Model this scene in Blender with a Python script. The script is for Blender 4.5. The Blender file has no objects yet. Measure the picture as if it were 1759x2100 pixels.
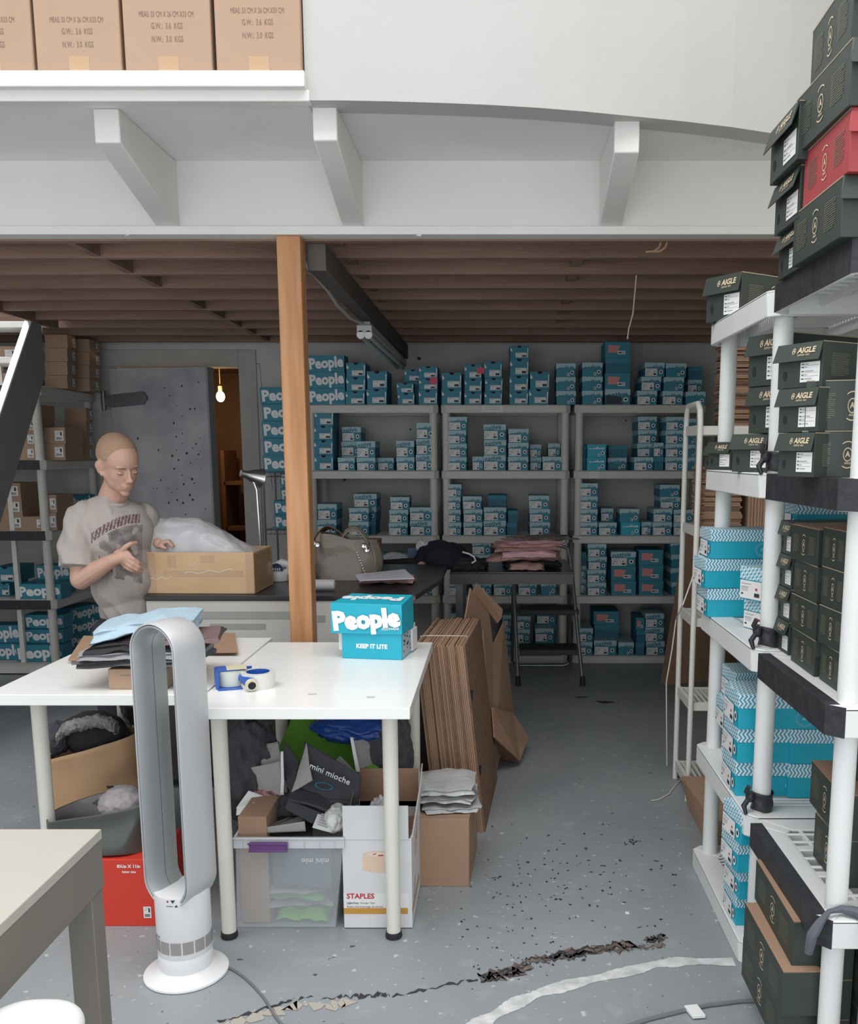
import bpy, bmesh, math, random
from math import sin, cos, pi, radians as R, atan, sqrt
from mathutils import Vector, Matrix, Euler, noise
random.seed(7)
SC = bpy.context.scene
COL = SC.collection
# ---------------------------------------------------------------- camera
FOC, CX, CY, PIT, H = 1900.0, 1020.0, 1239.0, atan(306/1900), 1.46
cd = bpy.data.cameras.new('camera'); cam = bpy.data.objects.new('camera', cd); COL.objects.link(cam)
cam.location = (0, 0, H); cam.rotation_euler = (pi/2 - PIT, 0, 0)
cd.sensor_fit = 'HORIZONTAL'; cd.sensor_width = 36; cd.lens = 36*FOC/1759
cd.sensor_fit = 'AUTO'; cd.lens = 36*FOC/2100
cd.shift_x = (879.5 - CX)/2100; cd.shift_y = (CY - 1050)/2100
cd.clip_start = .05
SC.camera = cam
# ---------------------------------------------------------------- world, light, exposure
wd = bpy.data.worlds.new('daylight'); SC.world = wd; wd.use_nodes = True
bg = wd.node_tree.nodes['Background']; bg.inputs[0].default_value = (.93, .965, 1.0, 1); bg.inputs[1].default_value = 1.12
SC.view_settings.view_transform = 'Standard'; SC.view_settings.look = 'None'
SC.view_settings.exposure = 0.0; SC.view_settings.gamma = 1; SC.view_settings.use_curve_mapping = False
def area(name, loc, rot, sx, sy, power, col):
    l = bpy.data.lights.new(name, 'AREA'); l.shape = 'RECTANGLE'; l.size = sx; l.size_y = sy; l.energy = power; l.color = col
    o = bpy.data.objects.new(name, l); COL.objects.link(o); o.location = loc; o.rotation_euler = rot; return o
area('overhead_fill', (-.6, 1.2, 4.8), (R(-24), 0, 0), 5.5, 2.6, 200, (1, .99, .97))  # unseen fill, added overhead to brighten the table tops and near floor
area('open_doorway_daylight', (-.3, -4.0, 1.2), (R(94), 0, 0), 6, 2.2, 90, (.95, .98, 1))
area('stairwell_window', (-3.9, 5.2, 4.6), (R(0), R(-10), 0), 1.6, 2.0, 90, (1, 1, 1))

# ---------------------------------------------------------------- pixel <-> place helpers
def ray(px, py):
    u = (px-CX)/FOC; v = (CY-py)/FOC
    return Vector((u, cos(PIT)+v*sin(PIT), -sin(PIT)+v*cos(PIT)))
def atY(px, py, Y):
    d = ray(px, py); return Vector((0, 0, H)) + d*(Y/d.y)
def atZ(px, py, z):
    d = ray(px, py); return Vector((0, 0, H)) + d*((z-H)/d.z)
def zc(Y, z): return Y*cos(PIT) - (z-H)*sin(PIT)
def Xat(px, Y, z): return (px-CX)*zc(Y, z)/FOC

# ---------------------------------------------------------------- materials
MATS = {}
def mat(name, col, rough=.6, noisy=0.0, scale=8.0, bump=0.0, bscale=60., metal=0., col2=None, emit=None, trans=0., alpha=1., coat=0., stretch=None, detail=4., spec=None):
    if name in MATS: return MATS[name]
    m = bpy.data.materials.new(name); m.use_nodes = True; nt = m.node_tree; N = nt.nodes; L = nt.links
    b = N['Principled BSDF']; b.inputs['Base Color'].default_value = (*col, 1); b.inputs['Roughness'].default_value = rough
    b.inputs['Metallic'].default_value = metal
    if spec is not None: b.inputs['Specular IOR Level'].default_value = spec
    if trans: b.inputs['Transmission Weight'].default_value = trans
    if alpha < 1: b.inputs['Alpha'].default_value = alpha
    if coat: b.inputs['Coat Weight'].default_value = coat
    if emit: b.inputs['Emission Color'].default_value = (*emit[0], 1); b.inputs['Emission Strength'].default_value = emit[1]
    tc = N.new('ShaderNodeTexCoord'); mp = N.new('ShaderNodeMapping'); L.new(tc.outputs['Object'], mp.inputs[0])
    if stretch: mp.inputs['Scale'].default_value = stretch
    nz = N.new('ShaderNodeTexNoise'); nz.inputs['Scale'].default_value = scale; nz.inputs['Detail'].default_value = detail
    L.new(mp.outputs[0], nz.inputs['Vector'])
    c2 = col2 or tuple(c*(1-.35) for c in col)
    k = noisy if noisy else .05
    mx = N.new('ShaderNodeMix'); mx.data_type = 'RGBA'; mx.inputs['A'].default_value = (*col, 1); mx.inputs['B'].default_value = (*c2, 1)
    rp = N.new('ShaderNodeMapRange'); rp.inputs[1].default_value = .35; rp.inputs[2].default_value = .7; rp.inputs[3].default_value = 0; rp.inputs[4].default_value = k
    L.new(nz.outputs['Fac'], rp.inputs[0]); L.new(rp.outputs[0], mx.inputs['Factor']); L.new(mx.outputs['Result'], b.inputs['Base Color'])
    if bump:
        n2 = N.new('ShaderNodeTexNoise'); n2.inputs['Scale'].default_value = bscale; L.new(mp.outputs[0], n2.inputs['Vector'])
        bp = N.new('ShaderNodeBump'); bp.inputs['Strength'].default_value = bump; bp.inputs['Distance'].default_value = .01
        L.new(n2.outputs['Fac'], bp.inputs['Height']); L.new(bp.outputs[0], b.inputs['Normal'])
    MATS[name] = m; return m

white_wall = mat('white_wall_paint', (.66, .65, .63), .75, .25, 3, .15, 25, col2=(.58, .58, .56))
loft_paint = mat('loft_paint', (.74, .735, .705), .6, .25, 2, .2, 18, col2=(.56, .56, .54))
rough_wall = mat('worn_block_wall_paint', (.60, .60, .57), .8, .8, 2.2, .4, 9, col2=(.46, .46, .45), detail=8)
beige_wall = mat('beige_panel_wall', (.62, .57, .48), .8, .4, 14, .2, 20, stretch=(8, 8, .4), col2=(.45, .41, .34))
joist_wood = mat('aged_joist_wood', (.30, .19, .145), .8, .8, 5, .3, 30, col2=(.19, .115, .085), stretch=(.3, 3, 3))
post_wood = mat('planed_fir_wood', (.56, .285, .13), .55, .9, 6, .12, 40, col2=(.36, .155, .062), stretch=(5, 5, .35), detail=8)
beam_paint = mat('grey_beam_paint', (.13, .115, .105), .8, .5, 6)
plastic = mat('light_grey_plastic', (.74, .75, .74), .45, .12, 5, .05, 90)
plastic_dim = mat('taupe_grey_plastic', (.64, .63, .59), .5, .15, 5, .05, 90)
tape_black = mat('black_cloth_tape', (.022, .022, .028), .5, .4, 30, .2, 60, col2=(.06, .06, .065))
card = mat('brown_cardboard', (.37, .235, .155), .8, .35, 6, .1, 60, col2=(.30, .185, .12))
card_br = mat('golden_cardboard', (.60, .41, .24), .7, .45, 6, .15, 40, col2=(.47, .30, .165))
card_lt = mat('pale_brown_cardboard', (.41, .275, .19), .75, .25, 5, .05, 60)
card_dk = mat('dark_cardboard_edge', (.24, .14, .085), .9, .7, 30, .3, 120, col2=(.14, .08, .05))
card_mid = mat('mid_brown_cardboard', (.36, .225, .145), .85, .3, 8, .1, 60)
card_in = mat('card_inner', (.37, .23, .14), .85, .3, 8)
packtape = mat('clear_packing_tape', (.50, .33, .20), .18, .2, 20)
teal = mat('teal_box_card', (.035, .25, .35), .55, .12, 12)
teal_br = mat('bright_teal_box_card', (.012, .40, .54), .45, .06, 12)
teal_dk = mat('deep_teal_box_card', (.025, .17, .25), .55, .15, 12)
teal_pale = mat('pale_teal_lid_card', (.42, .62, .67), .6, .15, 30, col2=(.30, .52, .6))
olive = mat('dark_green_box_card', (.032, .043, .036), .5, .2, 8, col2=(.05, .058, .046))
redbox = mat('dusty_red_box_card', (.36, .045, .05), .5, .15, 8)
gold = mat('pale_gold_print', (.62, .50, .33), .5)
golddim = mat('faint_gold_print', (.16, .155, .11), .5)
stick_white = mat('white_sticker', (.78, .78, .77), .6, .08)
ink = mat('dark_print', (.03, .035, .045), .6)
ink_soft = mat('soft_grey_print', (.30, .31, .34), .6)
ink_brown = mat('stencil_print', (.20, .14, .11), .7)
white_print = mat('white_print', (.86, .87, .88), .5)
pinklab = mat('pink_label', (.72, .28, .28), .6)
black_void = mat('dark_hole', (.01, .012, .015), .8)
white_metal = mat('white_enamel_metal', (.75, .73, .68), .35, .08)
table_white = mat('white_laminate', (.88, .88, .86), .25, .08, 3)
leg_white = mat('cream_metal', (.74, .72, .65), .3, .1, 6)
table_grey = mat('warm_grey_lacquer', (.47, .44, .39), .45, .05)
table_side = mat('warm_grey_edge', (.20, .18, .155), .6, .05)
silver = mat('brushed_silver_plastic', (.50, .505, .51), .34, .06, metal=.45)
fan_white = mat('white_gloss_plastic', (.80, .80, .81), .28, .05)
steel = mat('steel', (.55, .55, .56), .25, .2, 10, metal=.9)
steel_dk = mat('dull_steel_tube', (.20, .21, .22), .4, .2, 10, metal=.6)
galv = mat('galvanised_sheet', (.58, .575, .60), .50, .95, 3.0, .12, 12, metal=.12, col2=(.33, .33, .37), detail=9)
rubber = mat('black_rubber', (.02, .02, .022), .6, .2, 20, .1, 60)
bench_top = mat('black_worktop', (.022, .02, .022), .28, .5, 4, .1, 10, col2=(.05, .042, .04))
bench_white = mat('scuffed_white_panel', (.58, .56, .52), .6, .5, 4, col2=(.48, .46, .42))
tape_grey = mat('grey_duct_tape', (.36, .36, .34), .35, .2, 20)
film = mat('clear_plastic_film', (.86, .87, .90), .16, .3, 9, .8, 14, alpha=.55)
skin = mat('skin', (.56, .34, .26), .5, .2, 5, .0, 200, col2=(.50, .27, .20))
hairm = mat('cropped_blond_hair', (.42, .268, .178), .85, .4, 120, .3, 400)
shirtm = mat('heather_grey_jersey', (.43, .385, .36), .9, .25, 12, .2, 120)
shirt_maroon = mat('maroon_shirt_print', (.11, .045, .06), .85, .8, 60, col2=(.26, .20, .20))
shirt_dark = mat('charcoal_shirt_print', (.15, .13, .13), .88, 1, 26, col2=(.34, .31, .30), detail=8)
trousers = mat('dark_trousers', (.03, .028, .035), .9)
def cloth(name, c, **k): return mat(name, c, .92, .3, 20, .35, 90, **k)
c_blue = cloth('pale_blue_cotton', (.42, .55, .64)); c_black = cloth('black_cotton', (.03, .028, .032)); c_grey = cloth('grey_marl_cotton', (.30, .30, .31))
c_dgrey = cloth('dark_grey_cotton', (.13, .135, .14)); c_pink = cloth('dusty_pink_cotton', (.62, .36, .36)); c_rose = cloth('light_pink_cotton', (.72, .46, .50)); c_beige = cloth('beige_pink_cotton', (.48, .31, .26))
c_navy = cloth('navy_fleece', (.014, .017, .032)); c_fur = mat('grey_faux_fur', (.34, .335, .32), 1, .8, 50, 1., 90, col2=(.16, .155, .15))
leather = mat('taupe_leather', (.25, .215, .18), .38, .2, 9, .2, 60); chrome = mat('chrome', (.8, .8, .8), .12, metal=1)
lime = mat('lime_green_fabric', (.17, .46, .05), .8, .2, 9); royal = mat('blue_plastic_bag', (.012, .06, .27), .25, .4, 6, .5, 14)
charcoal = mat('charcoal_nonwoven', (.052, .055, .062), .8, .3, 20, .2, 200); greybag = mat('grey_nonwoven_lining', (.35, .345, .33), .8, .2, 20, .2, 200)
paperbag = mat('kraft_paper', (.50, .315, .175), .8, .3, 7, .3, 9); bag_green = mat('dark_grey_green_paper', (.10, .108, .096), .4, .3, 5, .6, 6); bag_in = mat('bag_lining', (.38, .35, .36), .6, .2, 8, .4, 9)
red_card = mat('red_letter_box', (.66, .045, .025), .5, .08); bin_clear = mat('translucent_bin_plastic', (.72, .76, .78), .3, .1, 8, alpha=.24); bin_rim = mat('frosted_rim_plastic', (.74, .76, .79), .35, .05, alpha=.75)
purple = mat('purple_latch_plastic', (.13, .05, .19), .4); orange_band = mat('ochre_band', (.55, .28, .05), .55); white_card = mat('white_carton', (.70, .70, .71), .65, .15, 6)
tape_beige = mat('beige_tape_print', (.74, .56, .43), .6); red_print = mat('red_print', (.50, .03, .04), .6)
blue_pl = mat('blue_plastic', (.02, .10, .42), .35); cream_pl = mat('cream_plastic', (.66, .60, .44), .4); tube_white = mat('fluorescent_fitting', (.52, .52, .50), .5)
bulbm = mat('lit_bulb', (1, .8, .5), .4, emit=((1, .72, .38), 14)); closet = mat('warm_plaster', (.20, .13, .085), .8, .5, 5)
cable_grey = mat('grey_cable', (.16, .16, .17), .5); strap_grey = mat('grey_strap', (.10, .11, .13), .8, .3, 40)
line_white = mat('worn_white_floor_line', (.68, .69, .68), .6, .9, 22, .2, 40, col2=(.42, .43, .43)); scab_brown = mat('bare_brown_floor', (.20, .145, .12), .8, .9, 25, .3, 60, col2=(.05, .045, .045)); chip_dark = mat('dark_floor_chip', (.035, .035, .04), .8)
chip_tan = mat('tan_floor_chip', (.42, .38, .33), .8)

def zig_mat():
    m = bpy.data.materials.new('blue_white_zigzag_print'); m.use_nodes = True; nt = m.node_tree; N = nt.nodes; L = nt.links
    b = N['Principled BSDF']; b.inputs['Roughness'].default_value = .5
    tc = N.new('ShaderNodeTexCoord'); sp = N.new('ShaderNodeSeparateXYZ'); L.new(tc.outputs['Object'], sp.inputs[0])
    def M(op, a, bb=None):
        n = N.new('ShaderNodeMath'); n.operation = op
        for i, q in enumerate((a, bb)):
            if q is None: continue
            if isinstance(q, (int, float)): n.inputs[i].default_value = q
            else: L.new(q, n.inputs[i])
        return n.outputs[0]
    u = M('ADD', sp.outputs[0], sp.outputs[1]); v = M('ADD', sp.outputs[2], M('MULTIPLY', sp.outputs[0], .9))
    tri = M('PINGPONG', v, .011)
    s = M('FRACT', M('MULTIPLY', M('ADD', u, M('MULTIPLY', tri, .7)), 95.))
    g = M('GREATER_THAN', s, .52)
    mx = N.new('ShaderNodeMix'); mx.data_type = 'RGBA'; mx.inputs['A'].default_value = (.80, .83, .84, 1); mx.inputs['B'].default_value = (.03, .35, .50, 1)
    L.new(g, mx.inputs['Factor']); L.new(mx.outputs['Result'], b.inputs['Base Color']); return m
zigzag = zig_mat()

def floor_mat():
    m = bpy.data.materials.new('grey_painted_concrete'); m.use_nodes = True; nt = m.node_tree; N = nt.nodes; L = nt.links
    b = N['Principled BSDF']; tc = N.new('ShaderNodeTexCoord')
    def nz(s, d=6, mp=None):
        n = N.new('ShaderNodeTexNoise'); n.inputs['Scale'].default_value = s; n.inputs['Detail'].default_value = d; L.new(tc.outputs['Object'], n.inputs['Vector']); return n.outputs['Fac']
    def rg(src, a, bb, c=0, d=1):
        r = N.new('ShaderNodeMapRange'); r.inputs[1].default_value = a; r.inputs[2].default_value = bb; r.inputs[3].default_value = c; r.inputs[4].default_value = d; L.new(src, r.inputs[0]); return r.outputs[0]
    def mix(f, A, B):
        x = N.new('ShaderNodeMix'); x.data_type = 'RGBA'; L.new(f, x.inputs['Factor'])
        for k, q in (('A', A), ('B', B)):
            if isinstance(q, tuple): x.inputs[k].default_value = (*q, 1)
            else: L.new(q, x.inputs[k])
        return x.outputs['Result']
    c = mix(rg(nz(1.1), .35, .65), (.245, .268, .285), (.315, .335, .345))
    c = mix(rg(nz(9), .60, .72, 0, .5), c, (.40, .42, .43))
    c = mix(rg(nz(38, 8), .655, .68, 0, .9), c, (.52, .54, .55))
    c = mix(rg(nz(26, 3), .705, .73, 0, 1), c, (.07, .07, .075))
    L.new(c, b.inputs['Base Color']); L.new(rg(nz(3), .3, .7, .34, .55), b.inputs['Roughness'])
    bp = N.new('ShaderNodeBump'); bp.inputs['Strength'].default_value = .35; bp.inputs['Distance'].default_value = .004; L.new(nz(14, 8), bp.inputs['Height']); L.new(bp.outputs[0], b.inputs['Normal'])
    return m
floor_m = floor_mat()

# ---------------------------------------------------------------- mesh builder
class MB:
    def __init__(s): s.v = []; s.f = []; s.m = []
    def add(s, vs, fs, mi=0):
        o = len(s.v); s.v += [tuple(p) for p in vs]
        for q in fs: s.f.append(tuple(i+o for i in q)); s.m.append(mi)
        return s
    def hexa(s, p, mi=0):
        return s.add(p, [(0, 3, 2, 1), (4, 5, 6, 7), (0, 1, 5, 4), (1, 2, 6, 5), (2, 3, 7, 6), (3, 0, 4, 7)], mi)
    def box(s, x0, x1, y0, y1, z0, z1, mi=0):
        return s.hexa([(x0, y0, z0), (x1, y0, z0), (x1, y1, z0), (x0, y1, z0), (x0, y0, z1), (x1, y0, z1), (x1, y1, z1), (x0, y1, z1)], mi)
    def quad(s, a, b, c, d, mi=0): return s.add([a, b, c, d], [(0, 1, 2, 3)], mi)
    def prism(s, pts, off, mi=0):
        n = len(pts); off = Vector(off); a = [Vector(p) for p in pts]
        return s.add(a+[p+off for p in a], [tuple(range(n))[::-1], tuple(range(n, 2*n))]+[(i, (i+1) % n, n+(i+1) % n, n+i) for i in range(n)], mi)
    def cyl(s, p0, p1, r0, r1=None, n=20, mi=0, cap=True):
        r1 = r0 if r1 is None else r1; p0 = Vector(p0); p1 = Vector(p1); d = (p1-p0).normalized()
        a = d.orthogonal().normalized(); b = d.cross(a)
        vs = [p0+(a*cos(2*pi*i/n)+b*sin(2*pi*i/n))*r0 for i in range(n)]+[p1+(a*cos(2*pi*i/n)+b*sin(2*pi*i/n))*r1 for i in range(n)]
        fs = [(i, (i+1) % n, n+(i+1) % n, n+i) for i in range(n)]
        if cap: fs += [tuple(range(n))[::-1], tuple(range(n, 2*n))]
        return s.add(vs, fs, mi)
    def tube(s, pts, r, n=10, mi=0):
        pts = [Vector(p) for p in pts]; rings = []; prev = None
        for i, p in enumerate(pts):
            d = (pts[min(i+1, len(pts)-1)]-pts[max(i-1, 0)]).normalized()
            a = d.orthogonal().normalized() if prev is None else (prev-d*prev.dot(d)).normalized()
            prev = a; b = d.cross(a); rr = r[i] if isinstance(r, (list, tuple)) else r
            rings += [p+(a*cos(2*pi*k/n)+b*sin(2*pi*k/n))*rr for k in range(n)]
        m = len(pts); fs = []
        for i in range(m-1):
            for k in range(n): fs.append((i*n+k, i*n+(k+1) % n, (i+1)*n+(k+1) % n, (i+1)*n+k))
        fs += [tuple(range(n))[::-1], tuple(range((m-1)*n, m*n))]
        return s.add(rings, fs, mi)
    def lathe(s, prof, c=(0, 0, 0), n=32, mi=0, sx=1, sy=1):
        c = Vector(c); m = len(prof); vs = [c+Vector((r*cos(2*pi*k/n)*sx, r*sin(2*pi*k/n)*sy, z)) for r, z in prof for k in range(n)]
        fs = [(i*n+k, i*n+(k+1) % n, (i+1)*n+(k+1) % n, (i+1)*n+k) for i in range(m-1) for k in range(n)]
        return s.add(vs, fs+[tuple(range(n))[::-1], tuple(range((m-1)*n, m*n))], mi)
    def grid(s, fn, nu, nv, mi=0, cu=False, cv=False):
        vs = [fn(i/(nu if cu else nu-1), j/(nv if cv else nv-1)) for i in range(nu) for j in range(nv)]; fs = []
        for i in range(nu if cu else nu-1):
            for j in range(nv if cv else nv-1):
                a, b = i, (i+1) % nu; c, d = j, (j+1) % nv
                fs.append((a*nv+c, b*nv+c, b*nv+d, a*nv+d))
        return s.add(vs, fs, mi)
    def ell(s, c, r, nu=20, nv=12, rot=None, mi=0):
        c = Vector(c); M = Euler(rot).to_matrix() if rot else Matrix.Identity(3); vs = []; fs = []
        for j in range(1, nv):
            for i in range(nu):
                t = pi*j/nv; p = 2*pi*i/nu
                vs.append(c+M @ Vector((r[0]*sin(t)*cos(p), r[1]*sin(t)*sin(p), r[2]*cos(t))))
        T = len(vs); vs += [c+M @ Vector((0, 0, r[2])), c-M @ Vector((0, 0, r[2]))]
        for j in range(nv-2):
            for i in range(nu): fs.append((j*nu+i, (j+1)*nu+i, (j+1)*nu+(i+1) % nu, j*nu+(i+1) % nu))
        for i in range(nu): fs.append((T, i, (i+1) % nu)); fs.append((T+1, (nv-2)*nu+(i+1) % nu, (nv-2)*nu+i))
        return s.add(vs, fs, mi)
    def xf(s, M, start=0):
        s.v = s.v[:start]+[tuple(M @ Vector(p)) for p in s.v[start:]]; return s
    def mesh(s, name, mats):
        me = bpy.data.meshes.new(name); me.from_pydata(s.v, [], s.f); me.validate()
        mats = mats if isinstance(mats, (list, tuple)) else [mats]
        for q in mats: me.materials.append(q)
        if len(mats) > 1 and len(me.polygons) == len(s.m): me.polygons.foreach_set('material_index', s.m)
        return me
TXT = {}
def text(mb, body, size, M, mi=0, bold=0., align='CENTER', width=None, sx=1., res=2):
    """adds flat lettering to a builder; M places the text plane"""
    key = (body, round(bold, 4), align, res)
    if key not in TXT:
        c = bpy.data.curves.new('t', 'FONT'); c.body = body; c.size = 1; c.align_x = align; c.align_y = 'CENTER'; c.offset = bold; c.resolution_u = res; c.fill_mode = 'BOTH'
        o = bpy.data.objects.new('t', c); COL.objects.link(o); dg = bpy.context.evaluated_depsgraph_get()
        me = bpy.data.meshes.new_from_object(o.evaluated_get(dg)); TXT[key] = ([tuple(v.co) for v in me.vertices], [tuple(p.vertices) for p in me.polygons])
        bpy.data.objects.remove(o); bpy.data.meshes.remove(me)
    vs, fs = TXT[key]
    if not vs: return mb
    s = size
    if width: s = width/(max(v[0] for v in vs)-min(v[0] for v in vs))/sx
    return mb.add([M @ Vector((x*s*sx, y*s, z)) for x, y, z in vs], fs, mi)
def FR(x, y, z, tilt=0): return Matrix.Translation((x, y, z)) @ Matrix.Rotation(pi/2, 4, 'X') @ Matrix.Rotation(tilt, 4, 'Z')       # plane facing -Y
def LF(x, y, z, tilt=0): return Matrix.Translation((x, y, z)) @ Matrix.Rotation(-pi/2, 4, 'Z') @ Matrix.Rotation(pi/2, 4, 'X') @ Matrix.Rotation(tilt, 4, 'Z')  # facing -X
def RT(x, y, z, tilt=0): return Matrix.Translation((x, y, z)) @ Matrix.Rotation(pi/2, 4, 'Z') @ Matrix.Rotation(pi/2, 4, 'X') @ Matrix.Rotation(tilt, 4, 'Z')   # facing +X
def UP(x, y, z, rz=0): return Matrix.Translation((x, y, z)) @ Matrix.Rotation(rz, 4, 'Z')

def put(name, mb, mats, parent=None, bevel=0., smooth=True, solid=0., ang=35, world=False):
    me = mb.mesh(name, mats) if isinstance(mb, MB) else mb
    if world and parent is not None: me.transform(Matrix.Translation(-parent.location))
    o = bpy.data.objects.new(name, me); COL.objects.link(o)
    if parent is not None: o.parent = parent
    if smooth:
        me.polygons.foreach_set('use_smooth', [True]*len(me.polygons)); me.set_sharp_from_angle(angle=R(ang))
    if solid: q = o.modifiers.new('s', 'SOLIDIFY'); q.thickness = solid; q.offset = 0
    if bevel: q = o.modifiers.new('b', 'BEVEL'); q.width = bevel; q.segments = 2; q.limit_method = 'ANGLE'; q.angle_limit = R(40)
    return o
def thing(name, label, cat, loc=(0, 0, 0), rz=0, group=None):
    o = bpy.data.objects.new(name, None); COL.objects.link(o); o.location = loc; o.rotation_euler = (0, 0, rz); o.empty_display_size = .05
    return tag(o, label, cat, group)
def tag(o, label, cat, group=None):
    o['label'] = label; o['category'] = cat
    if group: o['group'] = group
    return o
def struct(name, mb, mats, bevel=0., **k):
    o = put(name, mb, mats, None, bevel, **k); o['kind'] = 'structure'; return o
def single(name, mb, mats, label, cat, group=None, loc=None, **k):
    """a one-mesh thing whose origin sits at its base"""
    me = mb.mesh(name, mats) if isinstance(mb, MB) else mb
    vs = [v.co for v in me.vertices]
    c = Vector(loc) if loc else Vector(((min(v.x for v in vs)+max(v.x for v in vs))/2, (min(v.y for v in vs)+max(v.y for v in vs))/2, min(v.z for v in vs)))
    me.transform(Matrix.Translation(-c)); o = put(name, me, None, **k); o.location = c
    return tag(o, label, cat, group)
def copy_thing(root, loc, rz=0, scale=(1, 1, 1), label=None, group=None, rot=None):
    r = root.copy(); COL.objects.link(r); r.location = loc; r.rotation_euler = rot or (0, 0, rz); r.scale = scale
    if label: r['label'] = label
    if group: r['group'] = group
    for ch in root.children:
        c = ch.copy(); COL.objects.link(c); c.parent = r
        for g in ch.children:
            d = g.copy(); COL.objects.link(d); d.parent = c
    return r
def nzv(p, s, seed=0): return noise.noise(Vector(p)*s+Vector((seed*3.7, seed*1.3, seed*7.1)))
ORD = ['first', 'second', 'third', 'fourth', 'fifth', 'sixth', 'seventh', 'eighth', 'ninth', 'tenth', 'eleventh', 'twelfth']

# ================================================================ THE SETTING
WY = 7.0; LX = -4.2; RX = 1.62; DECK = 2.46; JB = 2.255
mb = MB(); mb.box(-4.2, 3.2, -.8, 8.9, -.1, 0)
floor = struct('floor', mb, floor_m, smooth=False)
# back wall with the cold room's doorway
DX0 = atY(249, 900, WY).x; DX1 = atY(496, 900, WY).x; DZ = 2.10
mb = MB(); mb.box(LX, DX0, WY, WY+.15, 0, DECK); mb.box(DX1, RX+.1, WY, WY+.15, 0, DECK); mb.box(DX0, DX1, WY, WY+.15, DZ, DECK)
for i in range(46):     # flaked spots and holes
    x = random.uniform(-2.9, 1.5); z = random.uniform(.4, 2.2)
    if DX0-.05 < x < DX1+.05 and z < DZ: continue
    r = random.uniform(.004, .016); n = 6
    mb.add([(x+cos(2*pi*k/n)*r*random.uniform(.5, 1.3), WY-.001, z+sin(2*pi*k/n)*r*random.uniform(.4, 1.2)) for k in range(n)], [tuple(range(n))], 1)
for x0, z0, x1, z1 in ((-2.95, 2.13, -1.75, 2.12), (-1.75, 2.12, -1.69, 1.2), (-1.69, 1.75, -1.45, 1.74), (-1.7, 1.3, -1.4, 1.31)):
    mb.quad((x0, WY-.001, z0), (x1, WY-.001, z1), (x1+.003, WY-.001, z1+.004), (x0+.003, WY-.001, z0+.005), 1)
struct('wall_back', mb, [rough_wall, chip_dark], smooth=False)
mb = MB(); mb.box(RX, RX+.12, 1.4, WY, 0, 4.2)
for i in range(60): y = 2.2+i*.08; mb.box(RX-.006, RX, y, y+.07, .05, 1.8)
struct('wall_right', mb, beige_wall, smooth=False)
mb = MB(); mb.box(LX-.1, LX, .5, WY, 0, 4.2); struct('wall_left', mb, white_wall, smooth=False)
mb = MB(); mb.box(DX1, DX1+.13, WY-.015, WY, 0, DZ+.12); mb.box(DX0-.13, DX1, WY-.015, WY, DZ, DZ+.12); mb.box(DX0-.13, DX0, WY-.015, WY, 0, DZ)
struct('trim_1', mb, mat('door_frame_paint', (.50, .50, .47), .7, .7, 4, .2, 14, col2=(.40, .40, .38)), bevel=.003)
# the room behind the door
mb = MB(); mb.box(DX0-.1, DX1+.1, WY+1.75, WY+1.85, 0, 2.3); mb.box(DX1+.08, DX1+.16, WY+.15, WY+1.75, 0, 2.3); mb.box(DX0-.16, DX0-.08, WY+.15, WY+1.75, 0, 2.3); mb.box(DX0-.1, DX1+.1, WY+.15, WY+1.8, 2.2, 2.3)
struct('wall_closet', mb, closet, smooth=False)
# ceiling: deck, joists, blocking
mb = MB(); mb.box(-2.76, RX, 3.66, WY, DECK, DECK+.04); mb.box(LX, -2.76, 3.66, 4.6, DECK, DECK+.04); mb.box(LX, -2.76, 6.0, WY, DECK, DECK+.04)
ceil = struct('ceiling', mb, joist_wood, smooth=False)
jy = [3.66, 3.96, 4.31, 4.66, 4.99, 5.34, 5.71, 6.07, 6.43, 6.80]
for i, y in enumerate(jy):
    x0 = -2.76 if 4.6 < y < 6.0 else LX
    mb = MB(); mb.box(x0, RX, y, y+.042, JB, DECK); put('joist', mb, joist_wood, ceil, bevel=.002)
mb = MB()
for i in range(len(jy)-1):
    if i in (1, 2, 4, 5, 6): mb.box(.31+.01*i, .355+.01*i, jy[i]+.042, jy[i+1], JB+.03, DECK)
    if i not in (3,): mb.box(-1.655, -1.62, jy[i]+.042, jy[i+1], JB+.005, JB+.06 if i < 3 else DECK)
    mb.box(-.66, -.62, jy[i]+.042, jy[i+1], JB+.04, DECK)
put('blocking', mb, joist_wood, ceil)
mb = MB(); mb.box(-2.78, -2.745, 4.6, 6.0, JB-.015, DECK+.3); put('opening_trim', mb, joist_wood, ceil)
mb = MB(); mb.box(-.725, -.655, 3.7, WY-.01, JB-.10, JB); put('carrying_beam', mb, beam_paint, ceil, bevel=.003)
# loft edge: fascia board, soffit, curved parapet, ledge
mb = MB(); mb.box(LX, RX, 3.60, 3.655, 2.285, 2.53); mb.box(LX, RX, 3.585, 3.66, 2.262, 2.292)
struct('wall_loft_front', mb, loft_paint, bevel=.002)
cur = [atZ(px, py, 2.521) for px, py in ((627, 203), (700, 203), (800, 205), (900, 208), (1000, 212), (1100, 218), (1200, 226), (1300, 236), (1400, 246), (1500, 258), (1610, 275), (1700, 292), (1790, 309))]
cur += [Vector((RX, 3.55, 2.521))] if cur[-1].x < RX else []
pts = [Vector((LX, cur[0].y, 2.521))]+cur
mb = MB(); n = len(pts)
for i in range(n-1):
    a, b = pts[i], pts[i+1]; z0, z1 = 2.521, 2.56
    mb.hexa([(a.x, a.y, z0), (b.x, b.y, z0), (b.x, 3.66, z0), (a.x, 3.66, z0), (a.x, a.y, z1), (b.x, b.y, z1), (b.x, 3.66, z1), (a.x, 3.66, z1)])
struct('ceiling_soffit', mb, mat('soffit_paint', (.80, .80, .785), .7, .2, 3), smooth=False)
mb = MB()
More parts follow.
